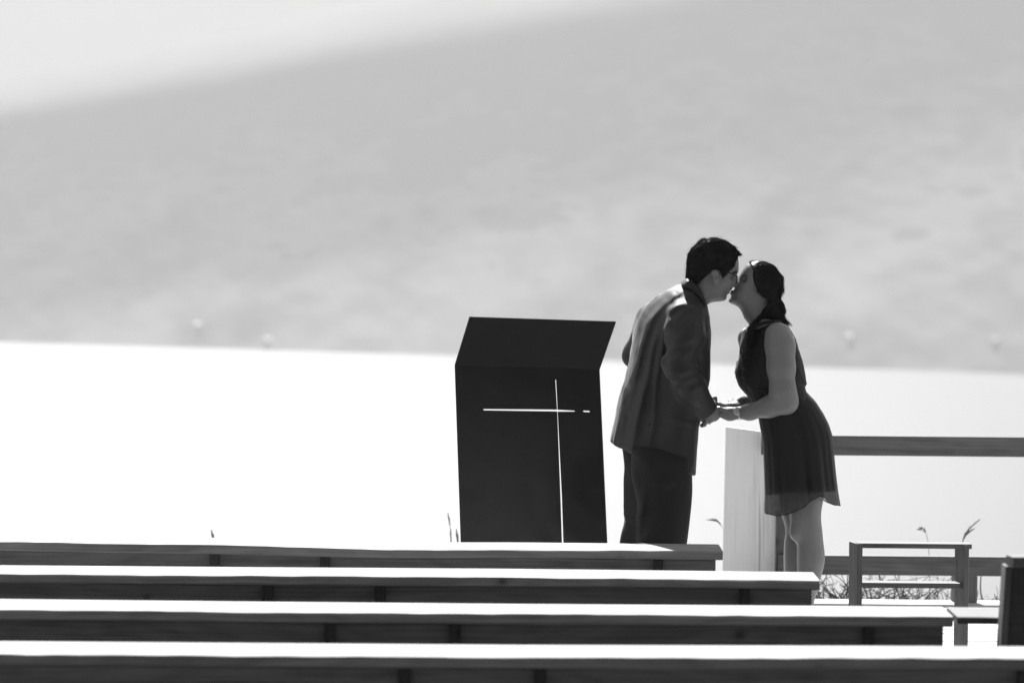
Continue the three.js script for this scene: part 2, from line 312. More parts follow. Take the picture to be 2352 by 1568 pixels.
// ================================================================ the couple
// Distance fields meshed with surface nets. Outlines below were measured on enlarged crops of the photograph (A, B, C, L); each is laid in the upright plane where the couple stands and given its own depth.
const DC = 15.2, FLOOR = 0;
const plane = (px, py) => { const p = at(px, py, DC); return [p.x, p.y]; };
const A = (x, y) => plane(1372 + x * 0.2656, 526.7 + y * 0.2656);
const B = (x, y) => plane(1531.2 + x * 0.1328, 526.7 + y * 0.1328);
const C = (x, y) => plane(1372 + x * 0.3125, 857.5 + y * 0.3125);
const Lg = (x, y) => plane(1653.7 + x * 0.1719, 1102.5 + y * 0.1719);
const H = (x, y) => plane(1568 + x * 0.10416, 869.7 + y * 0.10416);
const P3 = (q, z) => [q[0], q[1], z];
const all = (fn, pts) => pts.map(([x, y]) => fn(x, y));

class Outline { // signed distance to a closed 2-D outline, kept on a fine grid
  constructor(pts, round = 0) {
    if (round) for (let r = 0; r < round; r++) { const o = []; pts.forEach((p, i) => { const q = pts[(i + 1) % pts.length]; o.push([0.75 * p[0] + 0.25 * q[0], 0.75 * p[1] + 0.25 * q[1]], [0.25 * p[0] + 0.75 * q[0], 0.25 * p[1] + 0.75 * q[1]]); }); pts = o; }
    this.pts = pts; const xs = pts.map((p) => p[0]), ys = pts.map((p) => p[1]), m = 0.06;
    this.lo = [Math.min(...xs) - m, Math.min(...ys) - m]; this.hi = [Math.max(...xs) + m, Math.max(...ys) + m];
    const w = this.hi[0] - this.lo[0], h = this.hi[1] - this.lo[1]; this.s = Math.max(0.0018, Math.max(w, h) / 420);
    this.nx = Math.ceil(w / this.s) + 2; this.ny = Math.ceil(h / this.s) + 2; this.g = new Float32Array(this.nx * this.ny);
    for (let j = 0; j < this.ny; j++) for (let i = 0; i < this.nx; i++) this.g[j * this.nx + i] = this.exact(this.lo[0] + i * this.s, this.lo[1] + j * this.s);
  }
  exact(x, y) {
    let d = 1e9, inside = false; const p = this.pts;
    for (let i = 0, j = p.length - 1; i < p.length; j = i++) {
      const ex = p[j][0] - p[i][0], ey = p[j][1] - p[i][1], wx = x - p[i][0], wy = y - p[i][1], t = Math.max(0, Math.min(1, (wx * ex + wy * ey) / (ex * ex + ey * ey || 1e-12))), dx = wx - ex * t, dy = wy - ey * t;
      d = Math.min(d, dx * dx + dy * dy);
      if ((p[i][1] > y) !== (p[j][1] > y) && x < (p[j][0] - p[i][0]) * (y - p[i][1]) / (p[j][1] - p[i][1]) + p[i][0]) inside = !inside;
    }
    return inside ? -Math.sqrt(d) : Math.sqrt(d);
  }
  d(x, y) {
    let u = (x - this.lo[0]) / this.s, v = (y - this.lo[1]) / this.s, out = 0;
    const cu = Math.max(0, Math.min(this.nx - 1.001, u)), cv = Math.max(0, Math.min(this.ny - 1.001, v)); if (cu !== u || cv !== v) out = Math.hypot(cu - u, cv - v) * this.s;
    const i = Math.floor(cu), j = Math.floor(cv), a = cu - i, b = cv - j, g = this.g, n = this.nx, k = j * n + i;
    return (g[k] * (1 - a) + g[k + 1] * a) * (1 - b) + (g[k + n] * (1 - a) + g[k + n + 1] * a) * b + out;
  }
}
// a body whose silhouette is the outline and whose cross-section is rounded: rim radius R, half depth W, middle at zc(x, y)
const swell = (o, R, W, zc = 0) => (x, y, z) => { const a = Math.max(0, (o.d(x, y) + R) / R), c = typeof zc === 'function' ? zc(x, y) : zc, w = typeof W === 'function' ? W(x, y) : W, b = (z - c) / w; return (Math.sqrt(a * a + b * b) - 1) * Math.min(R, w); };
const slab = (o, z0, z1) => (x, y, z) => Math.max(o.d(x, y), z0 - z, z - z1);
const cone = (a, ra, b, rb) => { const ex = b[0] - a[0], ey = b[1] - a[1], ez = b[2] - a[2], q = 1 / (ex * ex + ey * ey + ez * ez || 1e-12); return (x, y, z) => { const wx = x - a[0], wy = y - a[1], wz = z - a[2], t = Math.max(0, Math.min(1, (wx * ex + wy * ey + wz * ez) * q)), dx = wx - ex * t, dy = wy - ey * t, dz = wz - ez * t; return Math.sqrt(dx * dx + dy * dy + dz * dz) - (ra + (rb - ra) * t); }; };
const egg = (c, r, rot = 0) => { const cs = Math.cos(rot), sn = Math.sin(rot), m = Math.min(...r); return (x, y, z) => { const dx = x - c[0], dy = y - c[1], u = (dx * cs + dy * sn) / r[0], v = (-dx * sn + dy * cs) / r[1], w = (z - c[2]) / r[2]; return (Math.sqrt(u * u + v * v + w * w) - 1) * m; }; };
const smin = (a, b, k) => { const h = Math.max(k - Math.abs(a - b), 0) / k; return Math.min(a, b) - h * h * k * 0.25; };
const smax = (a, b, k) => -smin(-a, -b, k);
const join = (k, ...fs) => (x, y, z) => { let d = fs[0](x, y, z); for (let i = 1; i < fs.length; i++) d = smin(d, fs[i](x, y, z), k); return d; };
const chain = (pts, k = 0.02) => { const fs = []; for (let i = 1; i < pts.length; i++) fs.push(cone(pts[i - 1][0], pts[i - 1][1], pts[i][0], pts[i][1])); return join(k, ...fs); };

function nets(f, lo, hi, c) { // naive surface nets
  const nx = Math.ceil((hi[0] - lo[0]) / c) + 1, ny = Math.ceil((hi[1] - lo[1]) / c) + 1, nz = Math.ceil((hi[2] - lo[2]) / c) + 1, g = new Float32Array(nx * ny * nz), id = new Int32Array(nx * ny * nz).fill(-1), pos = [], idx = [];
  // far from the surface every fourth sample is enough
  const S = 4; 
  for (let k = 0; k < nz; k += S) for (let j = 0; j < ny; j += S) for (let i = 0; i < nx; i += S) {
    const ci = Math.min(nx, i + S), cj = Math.min(ny, j + S), ck = Math.min(nz, k + S), v0 = f(lo[0] + (i + S / 2) * c, lo[1] + (j + S / 2) * c, lo[2] + (k + S / 2) * c), far = Math.abs(v0) > c * S * 2.2;
    for (let kk = k; kk < ck; kk++) for (let jj = j; jj < cj; jj++) for (let ii = i; ii < ci; ii++) g[(kk * ny + jj) * nx + ii] = far ? v0 : f(lo[0] + ii * c, lo[1] + jj * c, lo[2] + kk * c);
  }
  const at3 = (i, j, k) => (k * ny + j) * nx + i;
  for (let k = 0; k < nz - 1; k++) for (let j = 0; j < ny - 1; j++) for (let i = 0; i < nx - 1; i++) {
    let n = 0, sx = 0, sy = 0, sz = 0, m = 0; const v = [];
    for (let q = 0; q < 8; q++) { const w = g[at3(i + (q & 1), j + ((q >> 1) & 1), k + (q >> 2))]; v.push(w); if (w < 0) m |= 1 << q; }
    if (m === 0 || m === 255) continue;
    for (const [p, q] of EDGES) if ((v[p] < 0) !== (v[q] < 0)) { const t = v[p] / (v[p] - v[q]); n++; sx += (p & 1) + t * ((q & 1) - (p & 1)); sy += ((p >> 1) & 1) + t * (((q >> 1) & 1) - ((p >> 1) & 1)); sz += (p >> 2) + t * ((q >> 2) - (p >> 2)); }
    id[at3(i, j, k)] = pos.length / 3; pos.push(lo[0] + (i + sx / n) * c, lo[1] + (j + sy / n) * c, lo[2] + (k + sz / n) * c);
  }
  const quad = (a, b, d, e, flip) => { if (a < 0 || b < 0 || d < 0 || e < 0) return; if (flip) idx.push(a, d, b, a, e, d); else idx.push(a, b, d, a, d, e); };
  for (let k = 1; k < nz - 1; k++) for (let j = 1; j < ny - 1; j++) for (let i = 1; i < nx - 1; i++) {
    const s = g[at3(i, j, k)] < 0;
    if (s !== g[at3(i + 1, j, k)] < 0) quad(id[at3(i, j, k)], id[at3(i, j - 1, k)], id[at3(i, j - 1, k - 1)], id[at3(i, j, k - 1)], s);
    if (s !== g[at3(i, j + 1, k)] < 0) quad(id[at3(i, j, k)], id[at3(i, j, k - 1)], id[at3(i - 1, j, k - 1)], id[at3(i - 1, j, k)], s);
    if (s !== g[at3(i, j, k + 1)] < 0) quad(id[at3(i, j, k)], id[at3(i - 1, j, k)], id[at3(i - 1, j - 1, k)], id[at3(i, j - 1, k)], s);
  }
  const geo = new THREE.BufferGeometry(); geo.setAttribute('position', new THREE.Float32BufferAttribute(pos, 3)); geo.setIndex(idx); geo.computeVertexNormals();
  // face orientation: outwards
  if (pos.length) { const nm = geo.attributes.normal; let vote = 0; for (let q = 0; q < pos.length / 3; q += 37) { const x = pos[3 * q], y = pos[3 * q + 1], z = pos[3 * q + 2], e = c; vote += Math.sign(f(x + nm.getX(q) * e, y + nm.getY(q) * e, z + nm.getZ(q) * e) - f(x - nm.getX(q) * e, y - nm.getY(q) * e, z - nm.getZ(q) * e)); } if (vote < 0) { for (let q = 0; q < idx.length; q += 3) { const t = idx[q]; idx[q] = idx[q + 1]; idx[q + 1] = t; } geo.setIndex(idx); geo.computeVertexNormals(); } }
  return geo;
}
const EDGES = [[0, 1], [2, 3], [4, 5], [6, 7], [0, 2], [1, 3], [4, 6], [5, 7], [0, 4], [1, 5], [2, 6], [3, 7]];
const boxOf = (pts, m) => { const lo = [9e9, 9e9, 9e9], hi = [-9e9, -9e9, -9e9]; for (const p of pts) for (let i = 0; i < 3; i++) { lo[i] = Math.min(lo[i], p[i] - m); hi[i] = Math.max(hi[i], p[i] + m); } return [lo, hi]; };
function tube(pts, radii, sides = 5) { // a tapering strand
  const c = new THREE.CatmullRomCurve3(pts.map((p) => V(...p))), n = Math.max(4, pts.length * 3), fr = c.computeFrenetFrames(n, false), pos = [], nor = [], idx = [];
  for (let i = 0; i <= n; i++) { const p = c.getPointAt(i / n), r = typeof radii === 'function' ? radii(i / n) : radii; for (let s = 0; s < sides; s++) { const a = s / sides * 2 * Math.PI, q = fr.normals[i].clone().multiplyScalar(Math.cos(a)).addScaledVector(fr.binormals[i], Math.sin(a)); nor.push(q.x, q.y, q.z); pos.push(p.x + q.x * r, p.y + q.y * r, p.z + q.z * r); } }
  for (let i = 0; i < n; i++) for (let s = 0; s < sides; s++) { const a = i * sides + s, b = i * sides + (s + 1) % sides; idx.push(a, b, a + sides, b, b + sides, a + sides); }
  const g = new THREE.BufferGeometry(); g.setAttribute('position', new THREE.Float32BufferAttribute(pos, 3)); g.setAttribute('normal', new THREE.Float32BufferAttribute(nor, 3)); g.setIndex(idx); return g;
}
function wisps(geo, count, len, rad, dir, lift, f) { // short strands rooted on a surface, lying along dir(x, y, z) and following the surface f
  const p = geo.attributes.position, n = geo.attributes.normal, out = [], e = 0.002;
  for (let tries = 0; out.length < count && tries < count * 3; tries++) {
    const i = Math.floor(rnd() * p.count), q = V(p.getX(i), p.getY(i), p.getZ(i)), N = V(n.getX(i), n.getY(i), n.getZ(i)), l = len * rr(0.6, 1.3), k = lift * rr(-0.2, 1.2), turn = rr(-0.25, 0.25), pts = [q.clone().addScaledVector(N, -0.002).toArray()];
    for (let m = 1; m <= 4; m++) {
      const d = V(...dir(q.x, q.y, q.z)); d.addScaledVector(N, -d.dot(N)).normalize().addScaledVector(N.clone().cross(d), turn).normalize();
      q.addScaledVector(d, l / 4);
      const v = f(q.x, q.y, q.z); N.set(f(q.x + e, q.y, q.z) - v, f(q.x, q.y + e, q.z) - v, f(q.x, q.y, q.z + e) - v).normalize();
      q.addScaledVector(N, Math.max(-0.004, Math.min(0.004, -v)) + 0.0006);
      pts.push(q.clone().addScaledVector(N, k * l * Math.pow(m / 4, 2)).toArray());
    }
    out.push(tube(pts, (t) => rad * (1 - 0.85 * t), 3));
  }
  return mergeGeometries(out);
}
const fabricBump = sameSRGB(tex(256, 256, (u, v) => 0.5 + 0.25 * Math.sin(u * 2 * Math.PI * 64 + v * 2 * Math.PI * 64) + 0.2 * (hash(Math.floor(u * 256), Math.floor(v * 256), 3) - 0.5), 1, 1));
const K = {
  skin: new THREE.MeshPhysicalMaterial({ color: gray(0.22), roughness: 0.45, sheen: 0.7, sheenRoughness: 0.3, sheenColor: gray(0.8) }),
  suit: new THREE.MeshPhysicalMaterial({ color: gray(0.022), roughness: 0.6, sheen: 0.8, sheenRoughness: 0.45, sheenColor: gray(0.5) }),
  trousers: new THREE.MeshPhysicalMaterial({ color: gray(0.013), roughness: 0.8, sheen: 0.25, sheenRoughness: 0.45, sheenColor: gray(0.4) }),
  hair: new THREE.MeshPhysicalMaterial({ color: gray(0.024), roughness: 0.8, specularIntensity: 0.1, side: THREE.DoubleSide }),
  hair2: new THREE.MeshPhysicalMaterial({ color: gray(0.03), roughness: 0.75, specularIntensity: 0.15, side: THREE.DoubleSide }),
  dress: new THREE.MeshPhysicalMaterial({ color: gray(0.011), roughness: 0.75, sheen: 0.25, sheenRoughness: 0.5, sheenColor: gray(0.4), side: THREE.DoubleSide }),
  chiffon: new THREE.MeshPhysicalMaterial({ color: gray(0.24), roughness: 0.55, transmission: 0.88, thickness: 0, specularIntensity: 0.2, side: THREE.DoubleSide }),
  black: new THREE.MeshStandardMaterial({ color: gray(0.008), roughness: 0.3 }),
  shoe: new THREE.MeshStandardMaterial({ color: gray(0.012), roughness: 0.35 }),
  glass: new THREE.MeshPhysicalMaterial({ color: gray(1), roughness: 0.02, transmission: 1, thickness: 0, ior: 1.5 }),
  metal: new THREE.MeshStandardMaterial({ color: gray(0.75), roughness: 0.28, metalness: 1 }),
  dial: new THREE.MeshStandardMaterial({ color: gray(0.5), roughness: 0.4 }),
  lip: new THREE.MeshPhysicalMaterial({ color: gray(0.09), roughness: 0.4 }),
  eye: new THREE.MeshPhysicalMaterial({ color: gray(0.6), roughness: 0.15, clearcoat: 1 }),
  shirt: new THREE.MeshStandardMaterial({ color: gray(0.05), roughness: 0.8 }),
};
// a hand: palm and five separate jointed fingers; every finger a list of points ending at its tip
const fingers = (lists) => join(0.004, ...lists.map((l) => chain(l, 0.004)));

// ---------------------------------------------------------------- the man
{
  const foot = A(700, 900), base = [foot[0], FLOOR, -DC];
  const man = thing('person', 'man in a dark suit and glasses bending to kiss the woman', 'person', base);
  const put = (g) => g.translate(-base[0], -base[1], 0);
  const shear = 0.62, midx = (y) => { const t = (y - 0.75) / 0.75; return A(700, 0)[0] - 0.03 + 0.05 * t; };
  // --- head
  const hz = 0.012;
  const face = new Outline(all(B, [[1205, 470], [1228, 530], [1234, 590], [1238, 650], [1240, 705], [1232, 735], [1214, 765], [1212, 800], [1226, 860], [1246, 915], [1252, 942], [1240, 962], [1200, 972], [1165, 985], [1143, 1005], [1128, 1035], [1104, 1052], [1100, 1066], [1082, 1078], [1092, 1092], [1082, 1112], [1050, 1122], [1040, 1142], [1041, 1172], [1032, 1202], [1005, 1228], [940, 1243], [860, 1250], [770, 1260], [690, 1286], [600, 1290], [520, 1240], [450, 1100], [420, 900], [430, 600], [620, 400], [900, 330], [1100, 380]]), 1);
  const skull = egg(P3(B(800, 560), hz), [0.093, 0.083, 0.073], -0.25);
  const jaw = swell(face, 0.052, (x, y) => 0.066 - 0.1 * Math.max(0, B(0, 950)[1] - y) - 0.1 * Math.max(0, x - B(1050, 0)[0]), hz);
  const neck = chain([[P3(B(600, 960), hz - 0.005), 0.05], [P3(A(842, 590), hz - 0.01), 0.047], [P3(A(800, 700), 0.0), 0.055], [P3(A(760, 760), 0.02), 0.06]], 0.02);
  const eyeAt = P3(B(1158, 828), 0.046 + hz);
  const earC = B(832, 820);
  const ear = join(0.006, egg(P3(earC, 0.077 + hz), [0.0125, 0.028, 0.012], -0.12), egg(P3(B(800, 745), 0.078 + hz), [0.014, 0.013, 0.01], 0), egg(P3(B(845, 910), 0.07 + hz), [0.009, 0.011, 0.008], 0));
  const concha = egg(P3(B(848, 808), 0.09 + hz), [0.007, 0.014, 0.013], -0.2), helix = egg(P3(B(824, 742), 0.092 + hz), [0.0075, 0.0085, 0.009], -0.4);
  const headF = (x, y, z) => {
    let d = smin(skull(x, y, z), jaw(x, y, z), 0.022); d = smin(d, neck(x, y, z), 0.022);
    const mz = 2 * hz - z;
    for (const s of [z, mz]) { d = smax(d, -(Math.hypot((x - eyeAt[0]) / 1.2, y - eyeAt[1], s - eyeAt[2] - 0.006) - 0.011), 0.012); d = smin(d, ear(x, y, s), 0.006); d = smax(d, -concha(x, y, s), 0.004); d = smax(d, -helix(x, y, s), 0.005); }
    d = smin(d, Math.min(Math.hypot(x - eyeAt[0] - 0.001, y - eyeAt[1] - 0.001, z - eyeAt[2] + 0.004), Math.hypot(x - eyeAt[0] - 0.001, y - eyeAt[1] - 0.001, mz - eyeAt[2] + 0.004)) - 0.0105, 0.003);
    return d;
  };
  const hb = boxOf([P3(B(380, 200), -0.1), P3(B(1270, 1340), 0.13)], 0.012);
  const headG = nets(headF, hb[0], hb[1], 0.003);
  // --- hands: the right one, nearer to us, closes round her left hand; the other mirrors it farther away
  function manHand(z, o = [0, 0]) {
    const h = (x, y, dz) => { const q = H(x, y); return [q[0] + o[0], q[1] + o[1], z + dz]; };
    const palm = join(0.012, chain([[h(480, 690, 0.01), 0.027], [h(600, 740, 0.004), 0.027], [h(680, 715, 0), 0.022]], 0.02), egg(h(650, 735, 0), [0.022, 0.03, 0.019], 0.5));
    const fs = [
      [[h(640, 650, 0.01), 0.014], [h(658, 560, 0.017), 0.0118], [h(668, 508, 0.014), 0.0106]],                                   // thumb up the side
      [[h(720, 690, 0.004), 0.0122], [h(775, 775, 0.004), 0.0108], [h(735, 812, -0.016), 0.0098], [h(690, 800, -0.03), 0.0088]],   // index under her palm
      [[h(680, 730, 0.012), 0.0122], [h(710, 835, 0.01), 0.0108], [h(672, 868, -0.006), 0.0098], [h(640, 850, -0.022), 0.009]],
      [[h(610, 760, 0.016), 0.0118], [h(610, 880, 0.014), 0.0104], [h(560, 925, 0.002), 0.0098], [h(520, 900, -0.014), 0.009]],
      [[h(540, 780, 0.016), 0.011], [h(500, 910, 0.015), 0.0098], [h(455, 985, 0.008), 0.0092], [h(412, 1008, -0.004), 0.0088]],
    ].map((l) => chain(l, 0.003));
    return (x, y, z2) => { let d = fs[0](x, y, z2); for (let k = 1; k < 5; k++) d = smin(d, fs[k](x, y, z2), 0.0025); return smin(d, palm(x, y, z2), 0.006); };
  }
  const nearZ = 0.075, farZ = -0.085;
  const hand1 = manHand(nearZ), hand2 = manHand(farZ, [0.012, 0.01]);
  const handBox = (z) => boxOf([P3(H(330, 420), z - 0.05), P3(H(860, 1080), z + 0.05)], 0.015);
  const handsG = [nearZ, farZ].map((z, i) => nets(i ? hand2 : hand1, ...handBox(z), 0.0032));
  // --- limbs and trunk under the clothes
  const trunk = join(0.05, egg(P3(A(680, 1000), 0.0), [0.075, 0.16, 0.1], 0), egg(P3(C(450, 400), 0.03), [0.08, 0.13, 0.09], 0),
    chain([[P3(C(540, 640), 0.08), 0.075], [P3(C(500, 1190), 0.085), 0.055], [P3(C(450, 1950), 0.08), 0.042]]), chain([[P3(C(350, 640), -0.09), 0.07], [P3(C(290, 1190), -0.1), 0.05], [P3(C(260, 1950), -0.1), 0.042]]),
    chain([[P3(A(800, 770), 0.13), 0.05], [P3(A(690, 1180), 0.185), 0.042], [P3(H(420, 660), nearZ + 0.015), 0.03], [P3(H(560, 740), nearZ + 0.006), 0.026]]), chain([[P3(A(500, 800), -0.17), 0.05], [P3(A(360, 1110), -0.24), 0.04], [P3(H(420, 650), farZ - 0.01), 0.028], [P3(H(560, 740), farZ), 0.025]]));
  const tb = boxOf([P3(C(60, 2010), -0.3), P3(A(1010, 560), 0.26)], 0.03); tb[0][1] = 0.03;
  const trunkG = nets(trunk, tb[0], tb[1], 0.014);
  const body = part('body', put(mergeGeometries([headG, ...handsG, trunkG].map((g) => { const q = g.clone(); q.deleteAttribute('uv'); return q; }))), K.skin, man);
  // --- jacket
  const coat = new Outline(all((x, y, w) => x, [...all(A, [[800, 470], [730, 472], [680, 492], [600, 530], [520, 585], [450, 648], [392, 712], [356, 775], [335, 845], [318, 930], [303, 1010], [290, 1100], [270, 1200], [240, 1330], [205, 1450], [175, 1568]]), ...all(C, [[98, 515], [50, 700], [40, 830], [700, 830], [722, 745], [728, 640], [737, 500], [745, 390], [775, 250], [802, 130]]), ...all(A, [[948, 1390], [967, 1280], [975, 1100], [980, 900], [972, 760], [950, 660], [910, 600], [860, 510]])].map((p) => [p, 0])));
  const h0 = C(98, 517), h1 = C(690, 741), hn = [-(h1[1] - h0[1]), h1[0] - h0[0]], hl = Math.hypot(...hn);
  const hem = (x, y, z) => -((x - h0[0]) * hn[0] + (y - h0[1]) * hn[1]) / hl;
  const zmid = (x, y) => shear * 0.85 * (x - midx(y)) - 0.02;
  const torso = swell(coat, 0.125, (x, y) => 0.165 + 0.02 * Math.min(1, Math.max(0, (1.25 - y) / 0.5)), zmid);
  const sleeve = chain([[P3(A(770, 745), 0.125), 0.062], [P3(A(752, 900), 0.168), 0.064], [P3(A(690, 1165), 0.2), 0.056], [P3(A(800, 1370), 0.16), 0.054], [P3(H(470, 640), nearZ + 0.018), 0.047]], 0.03);
  const sleeve2 = chain([[P3(A(500, 800), -0.17), 0.07], [P3(A(358, 1105), -0.25), 0.053], [P3(H(440, 640), farZ - 0.005), 0.046]], 0.03);
  const cuff = (z) => { const n = [0.72, -0.62, -0.2], q = P3(H(590, 715), z); return (x, y, zz) => (x - q[0]) * n[0] + (y - q[1]) * n[1] + (zz - q[2]) * n[2]; };
  const cuff1 = cuff(nearZ + 0.01), cuff2 = cuff(farZ);
  // folds: raised soft ridges along measured lines on the back, sleeve and skirt of the coat
  const folds = [[A, [[690, 540], [560, 760], [470, 1000], [420, 1300], [360, 1560]], 0.016, 0.013], [A, [[640, 560], [470, 780], [390, 1000], [330, 1250], [270, 1560]], 0.014, 0.012], [A, [[740, 600], [620, 700], [560, 880], [530, 1100], [500, 1300], [480, 1560]], 0.012, 0.01], [A, [[850, 640], [720, 690], [630, 790], [590, 980]], 0.014, 0.005], [A, [[570, 620], [420, 820], [360, 1050], [310, 1300]], 0.012, 0.006],
    [A, [[640, 950], [720, 900], [800, 860]], 0.011, 0.005], [A, [[640, 1000], [740, 960], [840, 900]], 0.012, 0.005], [A, [[600, 1120], [700, 1090], [800, 1020]], 0.012, 0.006], [A, [[590, 1230], [720, 1220], [850, 1160]], 0.013, 0.007], [A, [[640, 1330], [760, 1290], [870, 1240]], 0.012, 0.006], [A, [[880, 1060], [930, 950], [950, 860]], 0.014, 0.006], [A, [[740, 1400], [830, 1350], [900, 1330]], 0.012, 0.005],
    [C, [[200, 120], [180, 330], [150, 520]], 0.016, 0.01], [C, [[330, 60], [290, 300], [240, 560]], 0.016, 0.012], [C, [[420, 100], [400, 350], [350, 600]], 0.012, 0.006], [C, [[500, 330], [600, 340], [700, 370]], 0.012, 0.004]].map(([fn, l, w, a]) => ({ pts: all(fn, l), w, a }));
  const foldMap = (list) => { const xs = list.flatMap((f) => f.pts.map((p) => p[0])), ys = list.flatMap((f) => f.pts.map((p) => p[1])), x0 = Math.min(...xs) - 0.08, y0 = Math.min(...ys) - 0.08, st = 0.005, nx = Math.ceil((Math.max(...xs) + 0.08 - x0) / st), ny = Math.ceil((Math.max(...ys) + 0.08 - y0) / st), g = new Float32Array(nx * ny);
    for (let j = 0; j < ny; j++) for (let i = 0; i < nx; i++) { const x = x0 + i * st, y = y0 + j * st; let s = 0; for (const f of list) { let d = 9, u = 0; for (let q = 1; q < f.pts.length; q++) { const a = f.pts[q - 1], b = f.pts[q], ex = b[0] - a[0], ey = b[1] - a[1], t = Math.max(0, Math.min(1, ((x - a[0]) * ex + (y - a[1]) * ey) / (ex * ex + ey * ey))), e = Math.hypot(x - a[0] - ex * t, y - a[1] - ey * t); if (e < d) { d = e; u = (q - 1 + t) / (f.pts.length - 1); } } s += f.a * Math.exp(-d * d / (f.w * f.w)) * Math.sin(Math.PI * (0.12 + 0.76 * u)); } g[j * nx + i] = s; }
    return (x, y) => { const u = (x - x0) / st, v = (y - y0) / st, i = Math.floor(u), j = Math.floor(v); if (i < 0 || j < 0 || i >= nx - 1 || j >= ny - 1) return 0; const a = u - i, b = v - j, k = j * nx + i; return (g[k] * (1 - a) + g[k + 1] * a) * (1 - b) + (g[k + nx] * (1 - a) + g[k + nx + 1] * a) * b; }; };
  const fold = foldMap(folds);
  const seams = foldMap([[A, [[700, 500], [610, 700], [545, 950], [515, 1250], [495, 1560]]], [A, [[905, 610], [800, 640], [700, 700], [640, 790], [618, 930]]], [C, [[410, 100], [390, 350], [350, 608]]], [C, [[470, 345], [560, 335], [660, 372]]], [A, [[830, 560], [740, 610], [640, 650]]]].map(([fn, l]) => ({ pts: all(fn, l), w: 0.0065, a: 0.0035 })));
  const vent = { p: all(C, [[150, 180], [165, 360], [180, 560]]) };
  const coatF = (x, y, z) => {
    let t = smax(torso(x, y, z), hem(x, y, z), 0.01);
    let s1 = smax(sleeve(x, y, z), cuff1(x, y, z), 0.006), s2 = smax(sleeve2(x, y, z), cuff2(x, y, z), 0.006);
    let d = smin(t, s1, 0.016); d = smin(d, s2, 0.03);
    const w = (1.5 * fold(x, y) - seams(x, y)) * (z > -0.06 ? 1 : 0.4) + 0.0025 * noise(x * 14, y * 9, z * 14) + 0.0012 * noise(x * 40, y * 26, z * 40);
    return d - w;
  };
  const cb = boxOf([P3(C(20, 790), -0.34), P3(A(1010, 450), 0.3)], 0.02);
  const jacket = part('jacket', put(nets(coatF, cb[0], cb[1], 0.0056)), K.suit, man);
  const collarO = new Outline(all(A, [[768, 418], [800, 424], [850, 452], [880, 490], [915, 560], [945, 640], [962, 730], [930, 700], [880, 620], [830, 570], [765, 520], [712, 480]]), 1);
  part('collar', put(nets((x, y, z) => swell(collarO, 0.014, 0.082, 0.004)(x, y, z) - 0.002, ...boxOf([P3(A(700, 410), -0.1), P3(A(970, 740), 0.11)], 0.01), 0.0045)), K.suit, jacket);
  part('button', put(new THREE.CylinderGeometry(0.006, 0.006, 0.004, 12).rotateX(Math.PI / 2).translate(...P3(C(372, 355), 0.183))), K.suit, jacket);
  // --- trousers
  const legN = new Outline(all(C, [[240, 520], [256, 640], [268, 720], [288, 850], [310, 950], [300, 1100], [286, 1262], [296, 1500], [330, 1960], [560, 1960], [610, 1500], [645, 1270], [656, 1200], [673, 1060], [691, 900], [690, 740], [690, 520]]), 1), legF = new Outline(all(C, [[180, 520], [196, 620], [208, 700], [200, 780], [199, 900], [194, 1020], [214, 1085], [186, 1160], [166, 1262], [158, 1500], [175, 1960], [345, 1960], [380, 1500], [420, 1262], [450, 900], [450, 520]]), 1);
  const tf = foldMap([[[262, 640], [285, 830], [318, 960], [300, 1100], [284, 1280]], [[340, 800], [335, 920], [310, 1010]], [[392, 1140], [330, 1200], [296, 1290]], [[230, 640], [250, 760], [240, 900]], [[205, 1060], [260, 1050], [300, 1010]], [[560, 760], [500, 800], [420, 780]]].map((l, i) => ({ pts: all(C, l), w: i ? 0.013 : 0.014, a: i ? 0.007 : 0.009 })));
  const legsN = swell(legN, 0.082, 0.1, 0.09), legsF = swell(legF, 0.07, 0.09, -0.1);
  const pb = boxOf([P3(C(120, 1990), -0.22), P3(C(720, 540), 0.22)], 0.015); pb[0][1] = 0.035;
  part('trousers', put(nets((x, y, z) => Math.max(smin(legsN(x, y, z), legsF(x, y, z), 0.012) - 1.5 * tf(x, y) - 0.003 * noise(x * 16, y * 9, z * 16), y - C(0, 560)[1] - 0.02, 0.05 - y), pb[0], pb[1], 0.0085)), K.trousers, man);
  for (const [x, z] of [[450, 0.085], [262, -0.1]]) { const q = C(x, 1985)[0]; part('shoe', put(nets((X, Y, Z) => Math.max(join(0.03, egg([q + 0.01, 0.045, z], [0.07, 0.06, 0.042], 0), egg([q + 0.11, 0.028, z - 0.03], [0.1, 0.04, 0.045], 0))(X, Y, Z), 0.002 - Y), [q - 0.09, -0.02, z - 0.1], [q + 0.24, 0.13, z + 0.07], 0.008)), K.shoe, man); }
  // --- hair
  const hairO = new Outline(all(B, [[322, 850], [338, 760], [336, 640], [342, 540], [365, 455], [400, 370], [450, 300], [505, 262], [545, 205], [600, 165], [680, 146], [770, 136], [870, 142], [980, 178], [1090, 236], [1180, 306], [1245, 375], [1280, 425], [1262, 440], [1232, 452], [1215, 490], [1170, 560], [1150, 640], [1060, 706], [1015, 780], [965, 812], [930, 770], [900, 700], [870, 686], [790, 688], [740, 730], [640, 812], [545, 900], [470, 960], [400, 960]]));
  const hairBig = new Outline(all(B, [[322, 850], [338, 760], [336, 640], [342, 540], [365, 455], [400, 370], [450, 300], [505, 262], [545, 205], [600, 165], [680, 146], [770, 136], [870, 142], [980, 178], [1090, 236], [1180, 306], [1245, 375], [1290, 440], [1300, 700], [1200, 950], [900, 1100], [500, 1100], [350, 1000]]));
  const hb1 = swell(hairBig, 0.082, 0.0865, hz);
